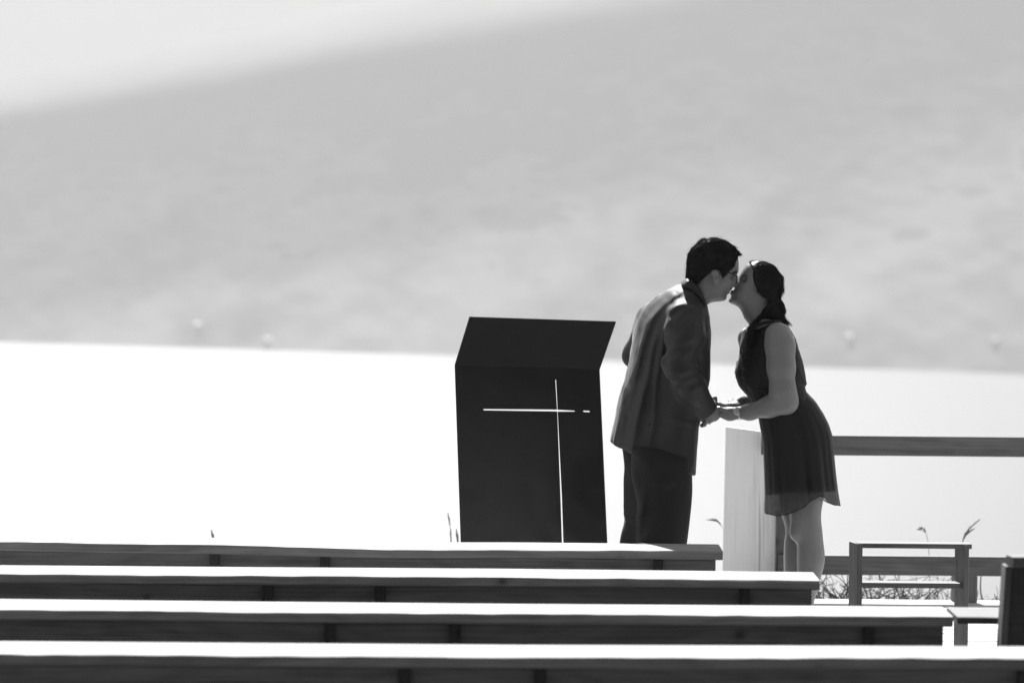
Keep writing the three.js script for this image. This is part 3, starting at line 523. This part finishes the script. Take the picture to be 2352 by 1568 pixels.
  const flow = (x, y, z) => { const c = B(860, 420); const dx = x - c[0], dy = y - c[1]; return dy > -0.01 && dx > -0.035 ? [0.8, 0.25 - dx * 4, 0.1 * Math.sin(z * 60)] : [-0.35 + dx * 2, -1, 0]; };
  const hairF = (x, y, z) => { const n1 = 0.0028 * noise(x * 60 + y * 30, y * 60 - x * 10, z * 90) + 0.001 * noise(x * 150, y * 110, z * 190); return smax(hb1(x, y, z) + n1, hairO.d(x, y) + n1 * 0.6, 0.006); };
  const hg = nets(hairF, ...boxOf([P3(B(300, 120), -0.09), P3(B(1300, 980), 0.11)], 0.008), 0.0034);
  const hairM = part('hair', put(mergeGeometries([hg.clone(), wisps(hg, 2400, 0.024, 0.0008, flow, 0.16, hairF), wisps(hg, 1300, 0.024, 0.0005, flow, 0.5, hairF)])), K.hair, man);
  // brow, sideburn shade is hair; eye
  part('eyebrow', put(tube([P3(B(1205, 740), hz + 0.028), P3(B(1180, 735), hz + 0.045), P3(B(1130, 755), hz + 0.058)], 0.0028, 6)), K.hair, man);
  // --- glasses
  const gl = new THREE.Group(); gl.name = 'glasses'; man.add(gl);
  const zt = 0.078 + hz;
  const arm = (s) => tube([P3(B(880, 690), hz + s * 0.081), P3(B(960, 706), hz + s * 0.082), P3(B(1060, 742), hz + s * 0.079), P3(B(1150, 782), hz + s * 0.072), P3(B(1205, 802), hz + s * 0.064)], 0.0026, 6);
  for (const s of [1, -1]) {
    part('temple', put(arm(s)), K.black, gl);
    const rim = []; const cz = hz + s * 0.036;
    for (let k = 0; k < 20; k++) { const t = k / 20 * 2 * Math.PI, zz = cz + 0.028 * Math.cos(t), v = Math.sin(t), q = B(1226 - 8 * v - 20 * (Math.abs(zz - hz) / 0.064) - (v < 0 ? -v * 30 : 0), 868 - 66 * v); rim.push(P3(q, zz)); }
    const cv = new THREE.CatmullRomCurve3(rim.map((q) => V(...q)), true);
    part('rim', put(new THREE.TubeGeometry(cv, 40, 0.0021, 6, true)), K.black, gl);
    const c0 = rim.reduce((a, q) => [a[0] + q[0] / 20, a[1] + q[1] / 20, a[2] + q[2] / 20], [0, 0, 0]), lp = [...c0], li = []; rim.forEach((q) => lp.push(...q)); for (let k = 0; k < 20; k++) li.push(0, k + 1, (k + 1) % 20 + 1);
    const lg = new THREE.BufferGeometry(); lg.setAttribute('position', new THREE.Float32BufferAttribute(lp, 3)); lg.setIndex(li); lg.computeVertexNormals(); part('lens', put(lg), K.glass, gl);
  }
  part('bridge', put(tube([P3(B(1232, 826), hz + 0.009), P3(B(1240, 815), hz), P3(B(1232, 826), hz - 0.009)], 0.0016, 6)), K.black, gl);
}

// ---------------------------------------------------------------- the woman
{
  const foot = Lg(1150, 2200), base = [foot[0], FLOOR, -DC];
  const her = thing('person', 'woman in a short dark sleeveless dress kissing the man', 'person', base);
  const put = (g) => g.translate(-base[0], -base[1], 0);
  const hz = -0.014;
  // --- head
  const face = new Outline(all(B, [[1480, 560], [1400, 600], [1335, 680], [1285, 760], [1255, 822], [1240, 858], [1212, 905], [1180, 950], [1160, 978], [1164, 1000], [1186, 1012], [1178, 1030], [1150, 1042], [1120, 1058], [1112, 1074], [1126, 1082], [1106, 1096], [1104, 1118], [1124, 1140], [1116, 1165], [1088, 1196], [1072, 1228], [1082, 1262], [1120, 1284], [1180, 1306], [1245, 1344], [1282, 1386], [1320, 1455], [1360, 1560], [1500, 1650], [1700, 1500], [1800, 1200], [1850, 900], [1750, 650], [1600, 560]]), 1);
  const skull = egg(P3(B(1665, 850), hz), [0.072, 0.064, 0.066], 0);
  const jaw = swell(face, 0.05, (x, y) => 0.062 - 0.09 * Math.max(0, B(0, 1100)[1] - y) - 0.16 * Math.max(0, B(1330, 0)[0] - x), hz);
  const neck = chain([[P3(B(1620, 1150), hz), 0.05], [P3(A(1400, 700), hz + 0.002), 0.047], [P3(A(1455, 840), 0), 0.055], [P3(A(1490, 930), 0.01), 0.06]], 0.02);
  const eyeAt = P3(B(1330, 872), 0.036 + hz);
  const headF = (x, y, z) => {
    let d = smin(skull(x, y, z), jaw(x, y, z), 0.02); d = smin(d, neck(x, y, z), 0.022);
    const mz = 2 * hz - z;
    for (const s of [z, mz]) d = smax(d, -(Math.hypot((x - eyeAt[0]) / 1.25, y - eyeAt[1], s - eyeAt[2] - 0.007) - 0.0105), 0.012);
    d = smin(d, Math.min(Math.hypot(x - eyeAt[0], y - eyeAt[1], z - eyeAt[2] + 0.004), Math.hypot(x - eyeAt[0], y - eyeAt[1], mz - eyeAt[2] + 0.004)) - 0.0108, 0.003);
    return d;
  };
  const headG = nets(headF, ...boxOf([P3(B(1040, 540), -0.1), P3(B(1950, 1700), 0.08)], 0.01), 0.003);
  // --- arms and hands
  const nearZ = 0.07, farZ = -0.075;
  function herHand(z, o = [0, 0]) {
    const h = (x, y, dz) => { const q = H(x, y); return [q[0] + o[0], q[1] + o[1], z + dz]; };
    return join(0.007, chain([[h(1200, 740, 0), 0.0225], [h(1050, 750, 0), 0.023], [h(900, 720, 0), 0.02]], 0.014), egg(h(980, 760, 0), [0.032, 0.02, 0.026], -0.12), egg(h(1030, 840, 0.008), [0.022, 0.012, 0.014], 0.1),
      fingers([
        [[h(1010, 830, 0.014), 0.0115], [h(900, 812, 0.02), 0.0095], [h(810, 780, 0.02), 0.0082], [h(760, 750, 0.018), 0.0072]],     // thumb along his knuckles
        [[h(900, 690, 0.014), 0.0095], [h(800, 640, 0.012), 0.0082], [h(720, 640, 0.006), 0.0074], [h(660, 670, 0.0), 0.0066]],
        [[h(890, 690, 0.004), 0.0096], [h(780, 632, 0.002), 0.0083], [h(700, 640, -0.003), 0.0075], [h(630, 680, -0.008), 0.0067]],
        [[h(890, 700, -0.007), 0.0092], [h(785, 645, -0.009), 0.008], [h(705, 655, -0.012), 0.0072], [h(640, 700, -0.015), 0.0064]],
        [[h(900, 720, -0.017), 0.0082], [h(810, 680, -0.02), 0.0072], [h(745, 690, -0.022), 0.0065], [h(700, 725, -0.023), 0.0058]],
      ]));
  }
  const hand1 = herHand(nearZ), hand2 = herHand(farZ, [0.002, 0.012]);
  const arm1 = chain([[P3(A(1545, 905), 0.118), 0.05], [P3(A(1562, 1000), 0.14), 0.0545], [P3(A(1568, 1180), 0.152), 0.0515], [P3(A(1582, 1380), 0.156), 0.047], [P3(C(1370, 198), 0.15), 0.042], [P3(C(1250, 235), 0.12), 0.037], [P3(C(1110, 275), 0.088), 0.0275], [P3(H(1230, 735), nearZ + 0.002), 0.0225]], 0.03);
  const arm2 = chain([[P3(A(1325, 950), -0.15), 0.042], [P3(A(1400, 1250), -0.2), 0.044], [P3(C(1215, 208), -0.19), 0.036], [P3(C(1060, 236), -0.12), 0.028], [P3(H(1130, 690), farZ), 0.023]], 0.025);
  const armG = nets(join(0.01, arm1, hand1), ...boxOf([P3(H(560, 560), -0.0), P3(A(1720, 830), 0.2)], 0.02).map((v, i) => i ? v : [v[0], H(0, 960)[1] - 0.03, v[2]]), 0.0036);
  const arm2G = nets(join(0.01, arm2, hand2), ...boxOf([P3(H(560, 560), -0.26), P3(A(1480, 880), -0.02)], 0.02).map((v, i) => i ? v : [v[0], H(0, 960)[1] - 0.03, v[2]]), 0.005);
  // --- legs
  const legN = new Outline(all(Lg, [[900, -300], [905, 100], [912, 390], [922, 540], [950, 625], [1000, 712], [1018, 790], [1014, 900], [1014, 1220], [1022, 1500], [1040, 1800], [1050, 2080], [1060, 2260], [1180, 2260], [1186, 2080], [1205, 1800], [1265, 1500], [1330, 1290], [1378, 1110], [1387, 1000], [1376, 890], [1362, 780], [1350, 640], [1334, 520], [1336, 400], [1358, 280], [1385, 150], [1410, -300]]), 1);
  const legF = new Outline(all(Lg, [[800, -300], [815, 300], [825, 430], [848, 510], [880, 600], [902, 720], [884, 820], [874, 950], [874, 1220], [882, 1500], [905, 1800], [915, 2080], [920, 2260], [1030, 2260], [1040, 2080], [1065, 1800], [1120, 1500], [1180, 1250], [1215, 1000], [1200, 700], [1180, 500], [1210, 200], [1240, -300]]), 1);
  const legs = join(0.004, swell(legN, (0.052), 0.06, (x, y) => 0.075), swell(legF, 0.05, 0.056, -0.07));
  const kneeN = join(0.01, egg(P3(Lg(985, 690), 0.09), [0.022, 0.03, 0.032], 0.3));
  const lb = boxOf([P3(Lg(780, 2240), -0.15), P3(Lg(1430, -200), 0.15)], 0.012); lb[0][1] = 0.045;
  const legsG = nets((x, y, z) => Math.max(smin(legs(x, y, z), kneeN(x, y, z), 0.025), 0.055 - y), lb[0], lb[1], 0.006);
  const trunkG = nets(join(0.05, egg(P3(A(1500, 1120), 0), [0.06, 0.14, 0.08], 0), egg(P3(C(1460, 330), 0), [0.08, 0.12, 0.1], 0)), ...boxOf([P3(A(1250, 850), -0.2), P3(C(1740, 640), 0.2)], 0.02).map((v, i) => i ? v : [v[0], C(0, 640)[1], v[2]]).map((v, i) => i ? [v[0], A(0, 850)[1] + 0.05, v[2]] : v), 0.014);
  part('body', put(mergeGeometries([headG, armG, arm2G, legsG, trunkG])), K.skin, her);
  // --- dress: bodice
  const bod = new Outline([...all(A, [[1400, 806], [1345, 840], [1300, 846], [1272, 872], [1252, 940], [1240, 1000], [1228, 1080], [1214, 1170], [1206, 1230], [1210, 1280], [1232, 1350], [1272, 1412], [1330, 1482]]), ...all(C, [[1112, 172], [1150, 250], [1550, 250], [1532, 130]]), ...all(A, [[1800, 1390], [1792, 1356], [1808, 1335], [1792, 1240], [1770, 1150], [1745, 1050], [1716, 942], [1655, 850], [1570, 800], [1480, 790]])]);
  const zb = (x, y) => 0.3 * (x - A(1500, 0)[0]);
  const bodS = swell(bod, 0.085, (x, y) => 0.128 - 0.02 * Math.max(0, Math.min(1, (y - 1.15) / 0.15)), zb);
  const hole1 = cone(P3(A(1540, 870), 0.2), 0.066, P3(A(1560, 1010), 0.21), 0.07);
  const bf = (x, y) => 0.006 * Math.exp(-Math.pow((x - A(1330, 0)[0] - 0.02 * Math.sin(y * 30)) / 0.02, 2)) ;
  const bodF = (x, y, z) => { const q = Math.max(0, A(1450, 0)[0] - x), creases = 0.0035 * noise(x * 26, y * 14, z * 20) + 0.0065 * noise(x * 52 + y * 24, y * 11, z * 24) * Math.min(1, q * 12) + 0.002 * noise(x * 70, y * 40, z * 60); return smax(smax(bodS(x, y, z) - creases, -hole1(x, y, z), 0.006), C(0, 215)[1] - y, 0.004); };
  const dress = part('dress_bodice', put(nets(bodF, ...boxOf([P3(C(1000, 260), -0.2), P3(A(1830, 780), 0.22)], 0.012), 0.0052)), K.dress, her);
  // placket with small buttons down the front, collar
  const plk = [[1330, 860], [1300, 920], [1290, 1000], [1275, 1100], [1262, 1200], [1262, 1280], [1285, 1350]].map(([x, y]) => A(x, y));
  const surf = (x, y) => { let z = 0.2; for (let k = 0; k < 80; k++) { const d = bodF(x, y, z); if (d < 0.0008) break; z -= Math.max(0.0008, d * 0.7); } return z; };
  part('placket', put(tube(plk.map((q) => P3(q, surf(q[0], q[1]) - 0.003)), 0.005, 6)), K.dress, dress);
  for (let k = 0; k < 5; k++) { const q = plk[k + 1]; part('button', put(new THREE.SphereGeometry(0.0045, 8, 6).translate(...P3(q, surf(q[0], q[1]) + 0.004))), K.black, dress); }
  part('dress_collar', put(tube([P3(A(1325, 868), 0.045), P3(A(1350, 836), 0.07), P3(A(1440, 800), 0.083), P3(A(1540, 792), 0.07), P3(A(1590, 800), 0.0), P3(A(1540, 790), -0.07), P3(A(1400, 800), -0.08), P3(A(1325, 860), -0.04)], 0.007, 8)), K.dress, dress);
  part('waistband', put(tube([...Array(25)].map((_, k) => { const t = k / 24 * 2 * Math.PI, l = C(1082, 122), r = C(1526, 122), m = (l[0] + r[0]) / 2, hw = (r[0] - l[0]) / 2; return [m + hw * Math.cos(t), l[1] + (r[1] - l[1]) * 0.5 - 0.01 * Math.cos(t), 0.135 * Math.sin(t) + zb(m + hw * Math.cos(t), 0) * 0.5]; }), 0.005, 8)), K.dress, dress);
  // --- skirt: an outer layer of thin chiffon over an opaque lining; the hem dips front and back and rises at the sides
  const sl = all(C, [[1075, 112], [1112, 172], [1150, 240], [1186, 320], [1200, 400], [1222, 500], [1229, 700], [1235, 900], [1231, 1000], [1226, 1100]]), sr = all(C, [[1526, 112], [1534, 130], [1602, 200], [1660, 290], [1700, 370], [1726, 450], [1740, 600], [1751, 720], [1766, 850], [1784, 962], [1805, 1100]]);
  const xOf = (l, y) => { for (let i = 1; i < l.length; i++) if (y >= l[i][1]) { const f = (y - l[i - 1][1]) / (l[i][1] - l[i - 1][1]); return l[i - 1][0] + (l[i][0] - l[i - 1][0]) * Math.max(0, f); } return l[l.length - 1][0]; };
  const y0 = C(0, 116)[1], Y = (c) => C(1450, c)[1];
  const hemN = [[1225, 1008], [1236, 1020], [1260, 1028], [1310, 1032], [1360, 1021], [1410, 1001], [1490, 960], [1560, 906], [1620, 876], [1655, 888], [1690, 932], [1784, 962], [1830, 975]];
  const hemAt = (t) => { // t: 0 back (right), pi/2 near side, pi front (left)
    const cx = 1507 + 276 * Math.cos(t); return Y(lerpLine(hemN, cx) + (Math.sin(t) < 0 ? 22 * Math.min(1, -2 * Math.sin(t)) : 0));
  };
  function skirt(bottom, inset, NA, NB, amp) {
    const pos = [], idx = [];
    for (let j = 0; j <= NB; j++) for (let i = 0; i <= NA; i++) {
      const t = i / NA * 2 * Math.PI, yb = bottom(t), f = j / NB, y = y0 + (yb - y0) * f, l = xOf(sl, y), r = xOf(sr, y), m = (l + r) / 2, hw = (r - l) / 2 - inset, drop = Math.max(0, (y0 - y) / 0.5);
      const rip = amp * drop * (0.55 * Math.sin(t * 13 + 1.2 * Math.sin(t * 3)) + 0.45 * Math.sin(t * 23 + 2 + drop)) * (0.35 + 0.65 * Math.abs(Math.sin(t)));
      const hd = 0.135 + 0.045 * Math.min(1, drop * 1.2) - inset, x = m + (hw + rip * 0.25) * Math.cos(t);
      pos.push(x, y, (hd + rip) * Math.sin(t) + 0.15 * (x - m));
    }
    for (let j = 0; j < NB; j++) for (let i = 0; i < NA; i++) { const k = j * (NA + 1) + i; idx.push(k, k + 1, k + NA + 1, k + 1, k + NA + 2, k + NA + 1); }
    const g = new THREE.BufferGeometry(); g.setAttribute('position', new THREE.Float32BufferAttribute(pos, 3)); g.setIndex(idx); g.computeVertexNormals(); return g;
  }
  const outer = skirt(hemAt, 0, 160, 40, 0.02);
  part('skirt', put(outer.clone()), K.chiffon, her);
  part('skirt_lining', put(skirt((t) => Math.max(hemAt(t) + 0.004, Y(852 + 45 * Math.max(0, -Math.cos(t)) ** 2)), 0.007, 90, 20, 0.012)), K.dress, her);
  { const pts = []; const op = outer.attributes.position; for (let i = 0; i < 160; i++) { const k = 40 * 161 + i; pts.push([op.getX(k), op.getY(k), op.getZ(k)]); } pts.push(pts[0]); const gs = []; for (let i = 0; i + 8 <= 160; i += 8) gs.push(tube(pts.slice(i, i + 9), 0.0016, 4)); part('hem', put(mergeGeometries(gs)), K.dress, her); }
  // --- shoes
  for (const [x, z] of [[1130, 0.075], [985, -0.07]]) { const q = Lg(x, 2200)[0]; part('shoe', put(nets((X, Yy, Z) => Math.max(join(0.02, egg([q, 0.045, z], [0.05, 0.045, 0.034], 0), egg([q - 0.1, 0.026, z], [0.085, 0.034, 0.038], 0))(X, Yy, Z), 0.002 - Yy), [q - 0.21, -0.02, z - 0.06], [q + 0.08, 0.11, z + 0.06], 0.007)), K.shoe, her); }
  // --- hair
  const hairO = new Outline(all(B, [[1405, 572], [1450, 566], [1560, 548], [1640, 545], [1700, 553], [1790, 584], [1870, 634], [1950, 712], [2005, 795], [2036, 880], [2040, 940], [2024, 975], [2050, 1010], [2044, 1060], [2005, 1110], [1988, 1170], [1992, 1215], [2030, 1270], [2056, 1340], [2066, 1420], [2056, 1500], [2080, 1580], [1950, 1640], [1700, 1700], [1481, 1730], [1500, 1630], [1560, 1510], [1650, 1400], [1750, 1300], [1780, 1220], [1745, 1186], [1700, 1160], [1640, 1112], [1580, 1066], [1535, 1005], [1508, 940], [1488, 868], [1470, 780], [1456, 690], [1440, 600]]));
  const hairBig = new Outline(all(B, [[1405, 572], [1450, 566], [1560, 548], [1640, 545], [1700, 553], [1790, 584], [1870, 634], [1950, 712], [2005, 795], [2036, 880], [2040, 940], [2044, 1060], [1995, 1200], [2056, 1340], [2066, 1500], [2080, 1600], [1900, 1780], [1420, 1800], [1380, 1600], [1350, 1200], [1300, 800]]));
  const hs = swell(hairBig, 0.078, (x, y) => 0.08 - 0.08 * Math.max(0, Math.min(0.16, (B(0, 1150)[1] - y) * 4)), hz);
  const hairF = (x, y, z) => { const c = B(1700, 800), an = Math.atan2(y - c[1], x - c[0]), rd = Math.hypot(x - c[0], y - c[1]); const n1 = 0.003 * noise(an * 3 + 9, rd * 110, z * 20) + 0.0012 * noise(an * 3, rd * 260, z * 40); return smax(hs(x, y, z) + n1, hairO.d(x, y) + n1 * 0.5, 0.007); };
  const hg = nets(hairF, ...boxOf([P3(B(1380, 530), -0.11), P3(B(2100, 1800), 0.085)], 0.008), 0.0034);
  const flow = (x, y) => { const c = B(1640, 900), dx = x - c[0], dy = y - c[1]; return y < B(0, 1180)[1] ? [0.25 + 0.5 * Math.sin(y * 90), -1, 0] : [dy + 0.02, -dx - 0.03, 0]; };
  const strands = [];
  const bundle = (fn, line, z0, z1, count, spread, rad) => { for (let k = 0; k < count; k++) { const o = [rr(-1, 1) * spread, rr(-1, 1) * spread * 0.6, rr(z0, z1)], ph = rr(0, 6), wv = rr(0.002, 0.005); strands.push(tube(line.map(([x, y], i) => { const q = fn(x, y), e = 0.4 + 0.6 * i / line.length; return [q[0] + o[0] * e + wv * Math.sin(i * 1.7 + ph), q[1] + o[1] * e, o[2] + 0.006 * Math.cos(i * 1.3 + ph)]; }), (t) => rad * (1.05 - 0.8 * t), 4)); } };
  bundle(B, [[1950, 1100], [1930, 1240], [1990, 1370], [1960, 1480], [2050, 1600], [2090, 1680]], -0.05, 0.03, 60, 0.016, 0.0013);
  bundle(A, [[1500, 640], [1440, 720], [1370, 790], [1320, 850], [1330, 900], [1300, 935]], 0.035, 0.07, 30, 0.014, 0.0013);
  bundle(A, [[1340, 870], [1300, 910], [1295, 960], [1285, 1020], [1245, 1080], [1262, 1130], [1215, 1190], [1188, 1235], [1215, 1262], [1240, 1275]], 0.105, 0.125, 15, 0.009, 0.0011);
  bundle(A, [[1330, 890], [1310, 960], [1290, 1040], [1275, 1120], [1262, 1190], [1240, 1220], [1205, 1200], [1190, 1215]], 0.108, 0.128, 10, 0.009, 0.001);
  bundle(A, [[1350, 830], [1310, 890], [1340, 940], [1300, 980], [1310, 1040]], 0.07, 0.11, 20, 0.014, 0.0012);
  bundle(A, [[1560, 700], [1590, 760], [1640, 810], [1665, 832]], -0.02, 0.04, 40, 0.016, 0.001);
  for (let k = 0; k < 7; k++) strands.push(tube([P3(B(rr(1440, 1520), 590), hz + rr(-0.02, 0.03)), P3(B(rr(1420, 1500), 560), hz + rr(-0.02, 0.03)), P3(B(rr(1400, 1560), rr(505, 545)), hz + rr(-0.03, 0.04))], (t) => 0.0006 * (1.1 - t), 3));
  const hairM = part('hair', put(mergeGeometries([hg.clone(), wisps(hg, 2200, 0.06, 0.0008, flow, 0.03, hairF), wisps(hg, 420, 0.045, 0.0005, flow, 0.26, hairF), ...strands])), K.hair2, her);
  part('ear', put(nets((x, y, z) => Math.max(egg(P3(B(1712, 1045), 0.066 + hz), [0.008, 0.014, 0.012], 0.35)(x, y, z), -egg(P3(B(1704, 1050), 0.08 + hz), [0.004, 0.008, 0.006], 0.35)(x, y, z)), ...boxOf([P3(B(1712, 1045), 0.066 + hz)], 0.022), 0.002)), K.skin, her);
  part('earring', put(new THREE.SphereGeometry(0.0032, 10, 8).translate(...P3(B(1590, 1150), 0.058 + hz))), K.metal, her);
  part('eyelash', put(tube([P3(B(1295, 866), hz + 0.034), P3(B(1325, 884), hz + 0.046), P3(B(1375, 886), hz + 0.05)], 0.0016, 5)), K.black, her);
  part('eyebrow', put(tube([P3(B(1290, 812), hz + 0.03), P3(B(1330, 792), hz + 0.044), P3(B(1395, 806), hz + 0.056)], (t) => 0.0019 * (1.1 - 0.6 * t), 5)), K.hair, her);
  part('lips', put(nets(join(0.003, egg(P3(B(1142, 1064), hz), [0.0075, 0.0045, 0.02], 0.45), egg(P3(B(1130, 1102), hz), [0.0072, 0.0052, 0.019], 0.2)), ...boxOf([P3(B(1135, 1080), hz)], 0.028), 0.0022)), K.lip, her);
  // --- watch and bracelet
  const w = new THREE.Group(); w.name = 'wristwatch'; her.add(w);
  const wc = P3(H(1215, 738), nearZ + 0.001);
  const dialC = P3(H(1180, 692), nearZ + 0.021), dn = V(-0.15, 0.42, 0.9).normalize();
  const turn = new THREE.Quaternion().setFromUnitVectors(V(0, 1, 0), dn);
  const disc = (r, h, off) => new THREE.CylinderGeometry(r, r, h, 28).applyQuaternion(turn).translate(dialC[0] + dn.x * off, dialC[1] + dn.y * off, dialC[2] + dn.z * off);
  part('case', put(disc(0.0165, 0.008, 0)), K.metal, w); part('dial', put(disc(0.0138, 0.001, 0.0047)), K.dial, w);
  const hand = part('hands', put(mergeGeometries([new THREE.BoxGeometry(0.0011, 0.0006, 0.008).translate(0, 0, -0.003), new THREE.BoxGeometry(0.0009, 0.0006, 0.011).rotateY(2.1)].map((g) => g.applyQuaternion(turn).translate(dialC[0] + dn.x * 0.0058, dialC[1] + dn.y * 0.0058, dialC[2] + dn.z * 0.0058)))), K.black, w);
  for (let k = 0; k < 16; k++) { // links round the wrist
    const t = -0.1 - k / 16 * 4.9, ax = V(0.97, 0.22, -0.05).normalize(), u = V(0, 1, 0).addScaledVector(ax, -ax.y).normalize(), v = ax.clone().cross(u).negate(), dir = u.clone().multiplyScalar(Math.sin(t + 0.9)).addScaledVector(v, -Math.cos(t + 0.9));
    const c = V(...wc).addScaledVector(dir, 0.0258), m = new THREE.Matrix4().makeBasis(ax, dir.clone().cross(ax).normalize(), dir).setPosition(c);
    part('link', put(new THREE.BoxGeometry(0.0125, 0.0066, 0.003).applyMatrix4(m)), K.metal, w);
  }
  part('bracelet', put(new THREE.TorusGeometry(0.026, 0.0014, 6, 28).rotateY(Math.PI / 2).rotateZ(-0.45).translate(...P3(H(1000, 600), farZ))), K.metal, her);
}

// ---------------------------------------------------------------- bare shrubs and grass stalks behind the deck edge
{
  const bark = new THREE.MeshStandardMaterial({ color: gray(0.07), roughness: 0.8 }), straw = new THREE.MeshStandardMaterial({ color: gray(0.22), roughness: 0.7 }), head = new THREE.MeshPhysicalMaterial({ color: gray(0.25), roughness: 0.8, transmission: 0.35, thickness: 0, side: THREE.DoubleSide });
  const ground = (D) => -0.24 - Math.max(0, D - 17.9) * 0.45 - 0.03;
  function shrub(px, D, top, stems, label) {
    const b = at(px, 1400, D), y0 = ground(D), topY = at(px, top, D).y, s = thing('bare_shrub', label, 'shrub', [b.x, y0, -D], 'bare shrubs behind the deck edge');
    const twigs = [], main = [];
    const grow = (p, d, len, r, depth, out) => {
      const pts = [p.toArray()], q = p.clone(), dir = d.clone(); const n = 4;
      for (let i = 0; i < n; i++) { dir.add(V(rr(-0.55, 0.55), rr(-0.2, 0.2), rr(-0.35, 0.35))).normalize(); q.addScaledVector(dir, len / n); if (q.y > (topY - y0) * rr(0.85, 1.12)) break; pts.push(q.toArray()); if (depth < 3 && i > 0 && rnd() < 0.8) grow(q.clone(), dir.clone().add(V(rr(-1.5, 1.5), rr(-0.5, 0.6), rr(-0.8, 0.8))).normalize(), len * rr(0.4, 0.65), r * 0.62, depth + 1, twigs); }
      if (pts.length > 1) out.push(tube(pts, (t) => r * (1 - 0.55 * t), 4));
    };
    for (let k = 0; k < stems; k++) grow(V(rr(-0.07, 0.07), 0, rr(-0.05, 0.05)), V(rr(-0.45, 0.45), 1, rr(-0.4, 0.4)).normalize(), (topY - y0) * rr(0.8, 1.3), rr(0.003, 0.006), 0, main);
    part('stem', mergeGeometries(main), bark, s); if (twigs.length) part('twigs', mergeGeometries(twigs), bark, s).userData.kind = 'stuff';
  }
  shrub(1905, 18.0, 1318, 14, 'dense bare shrub at the deck edge beside the woman’s calf');
  shrub(1948, 18.2, 1310, 14, 'tall bare shrub at the deck edge just left of the open stand');
  shrub(2015, 18.1, 1345, 12, 'low bare shrub seen through the left part of the stand');
  shrub(2065, 18.0, 1336, 13, 'low bare shrub seen through the middle of the stand');
  shrub(2110, 18.15, 1344, 12, 'low bare shrub seen through the stand, second from its right upright');
  shrub(2160, 18.05, 1340, 13, 'low bare shrub seen through the stand beside its right upright');
  shrub(2290, 18.1, 1330, 6, 'thin bare shrub between the stand and the pew');
  function stalk(pts, D, label, plume) {
    const ps = pts.map(([x, y]) => at(x, y, D)), b = ps[0].clone(); b.y = ground(D); const s = thing('grass_stalk', label, 'grass', b.toArray(), 'dry grass stalks behind the deck');
    const line = [[0, 0, 0], ...ps.map((p) => p.clone().sub(b).toArray())];
    part('stem', tube(line, (t) => 0.0024 * (1 - 0.5 * t), 5), straw, s);
    const tip = ps.slice(-plume).map((p) => p.clone().sub(b)), c = new THREE.CatmullRomCurve3(tip), hs = [];
    for (let k = 0; k < 46; k++) { const f = rnd(), p = c.getPoint(f), d = c.getTangent(f), o = V(rr(-1, 1), rr(-0.2, 1), rr(-1, 1)).multiplyScalar(0.006 * Math.sin(Math.PI * (0.15 + 0.8 * f))); hs.push(tube([p.toArray(), p.clone().add(o).addScaledVector(d, 0.006).toArray(), p.clone().add(o.multiplyScalar(1.5)).addScaledVector(d, 0.016).toArray()], (t) => 0.0018 * (1.1 - t), 3)); }
    part('seed_head', mergeGeometries(hs), head, s);
  }
  stalk([[492, 1300], [490, 1240], [486, 1222]], 18.4, 'short dry grass stalk behind the front bench, alone far left of the lectern', 2);
  stalk([[1038, 1300], [1036, 1250], [1034, 1215], [1029, 1180]], 18.3, 'tall dry grass stalk close beside the lectern', 3);
  stalk([[1053, 1300], [1052, 1250], [1049, 1220]], 18.2, 'shorter dry grass stalk touching the foot of the lectern', 2);
  stalk([[1668, 1300], [1664, 1225], [1657, 1204], [1645, 1196], [1629, 1194]], 18.2, 'drooping grass stalk left of the whitewashed plank', 3);
  stalk([[2136, 1300], [2132, 1240], [2128, 1224], [2121, 1215], [2112, 1216]], 18.3, 'drooping grass stalk above the middle of the open stand', 3);
  stalk([[2206, 1300], [2213, 1241], [2224, 1218], [2248, 1196]], 18.3, 'long leaning grass stalk above the right end of the stand', 3);
  stalk([[2200, 1300], [2212, 1240], [2222, 1226], [2236, 1216]], 18.25, 'short leaning grass stalk crossing the long one above the stand', 3);
}

renderer.render(scene, camera);
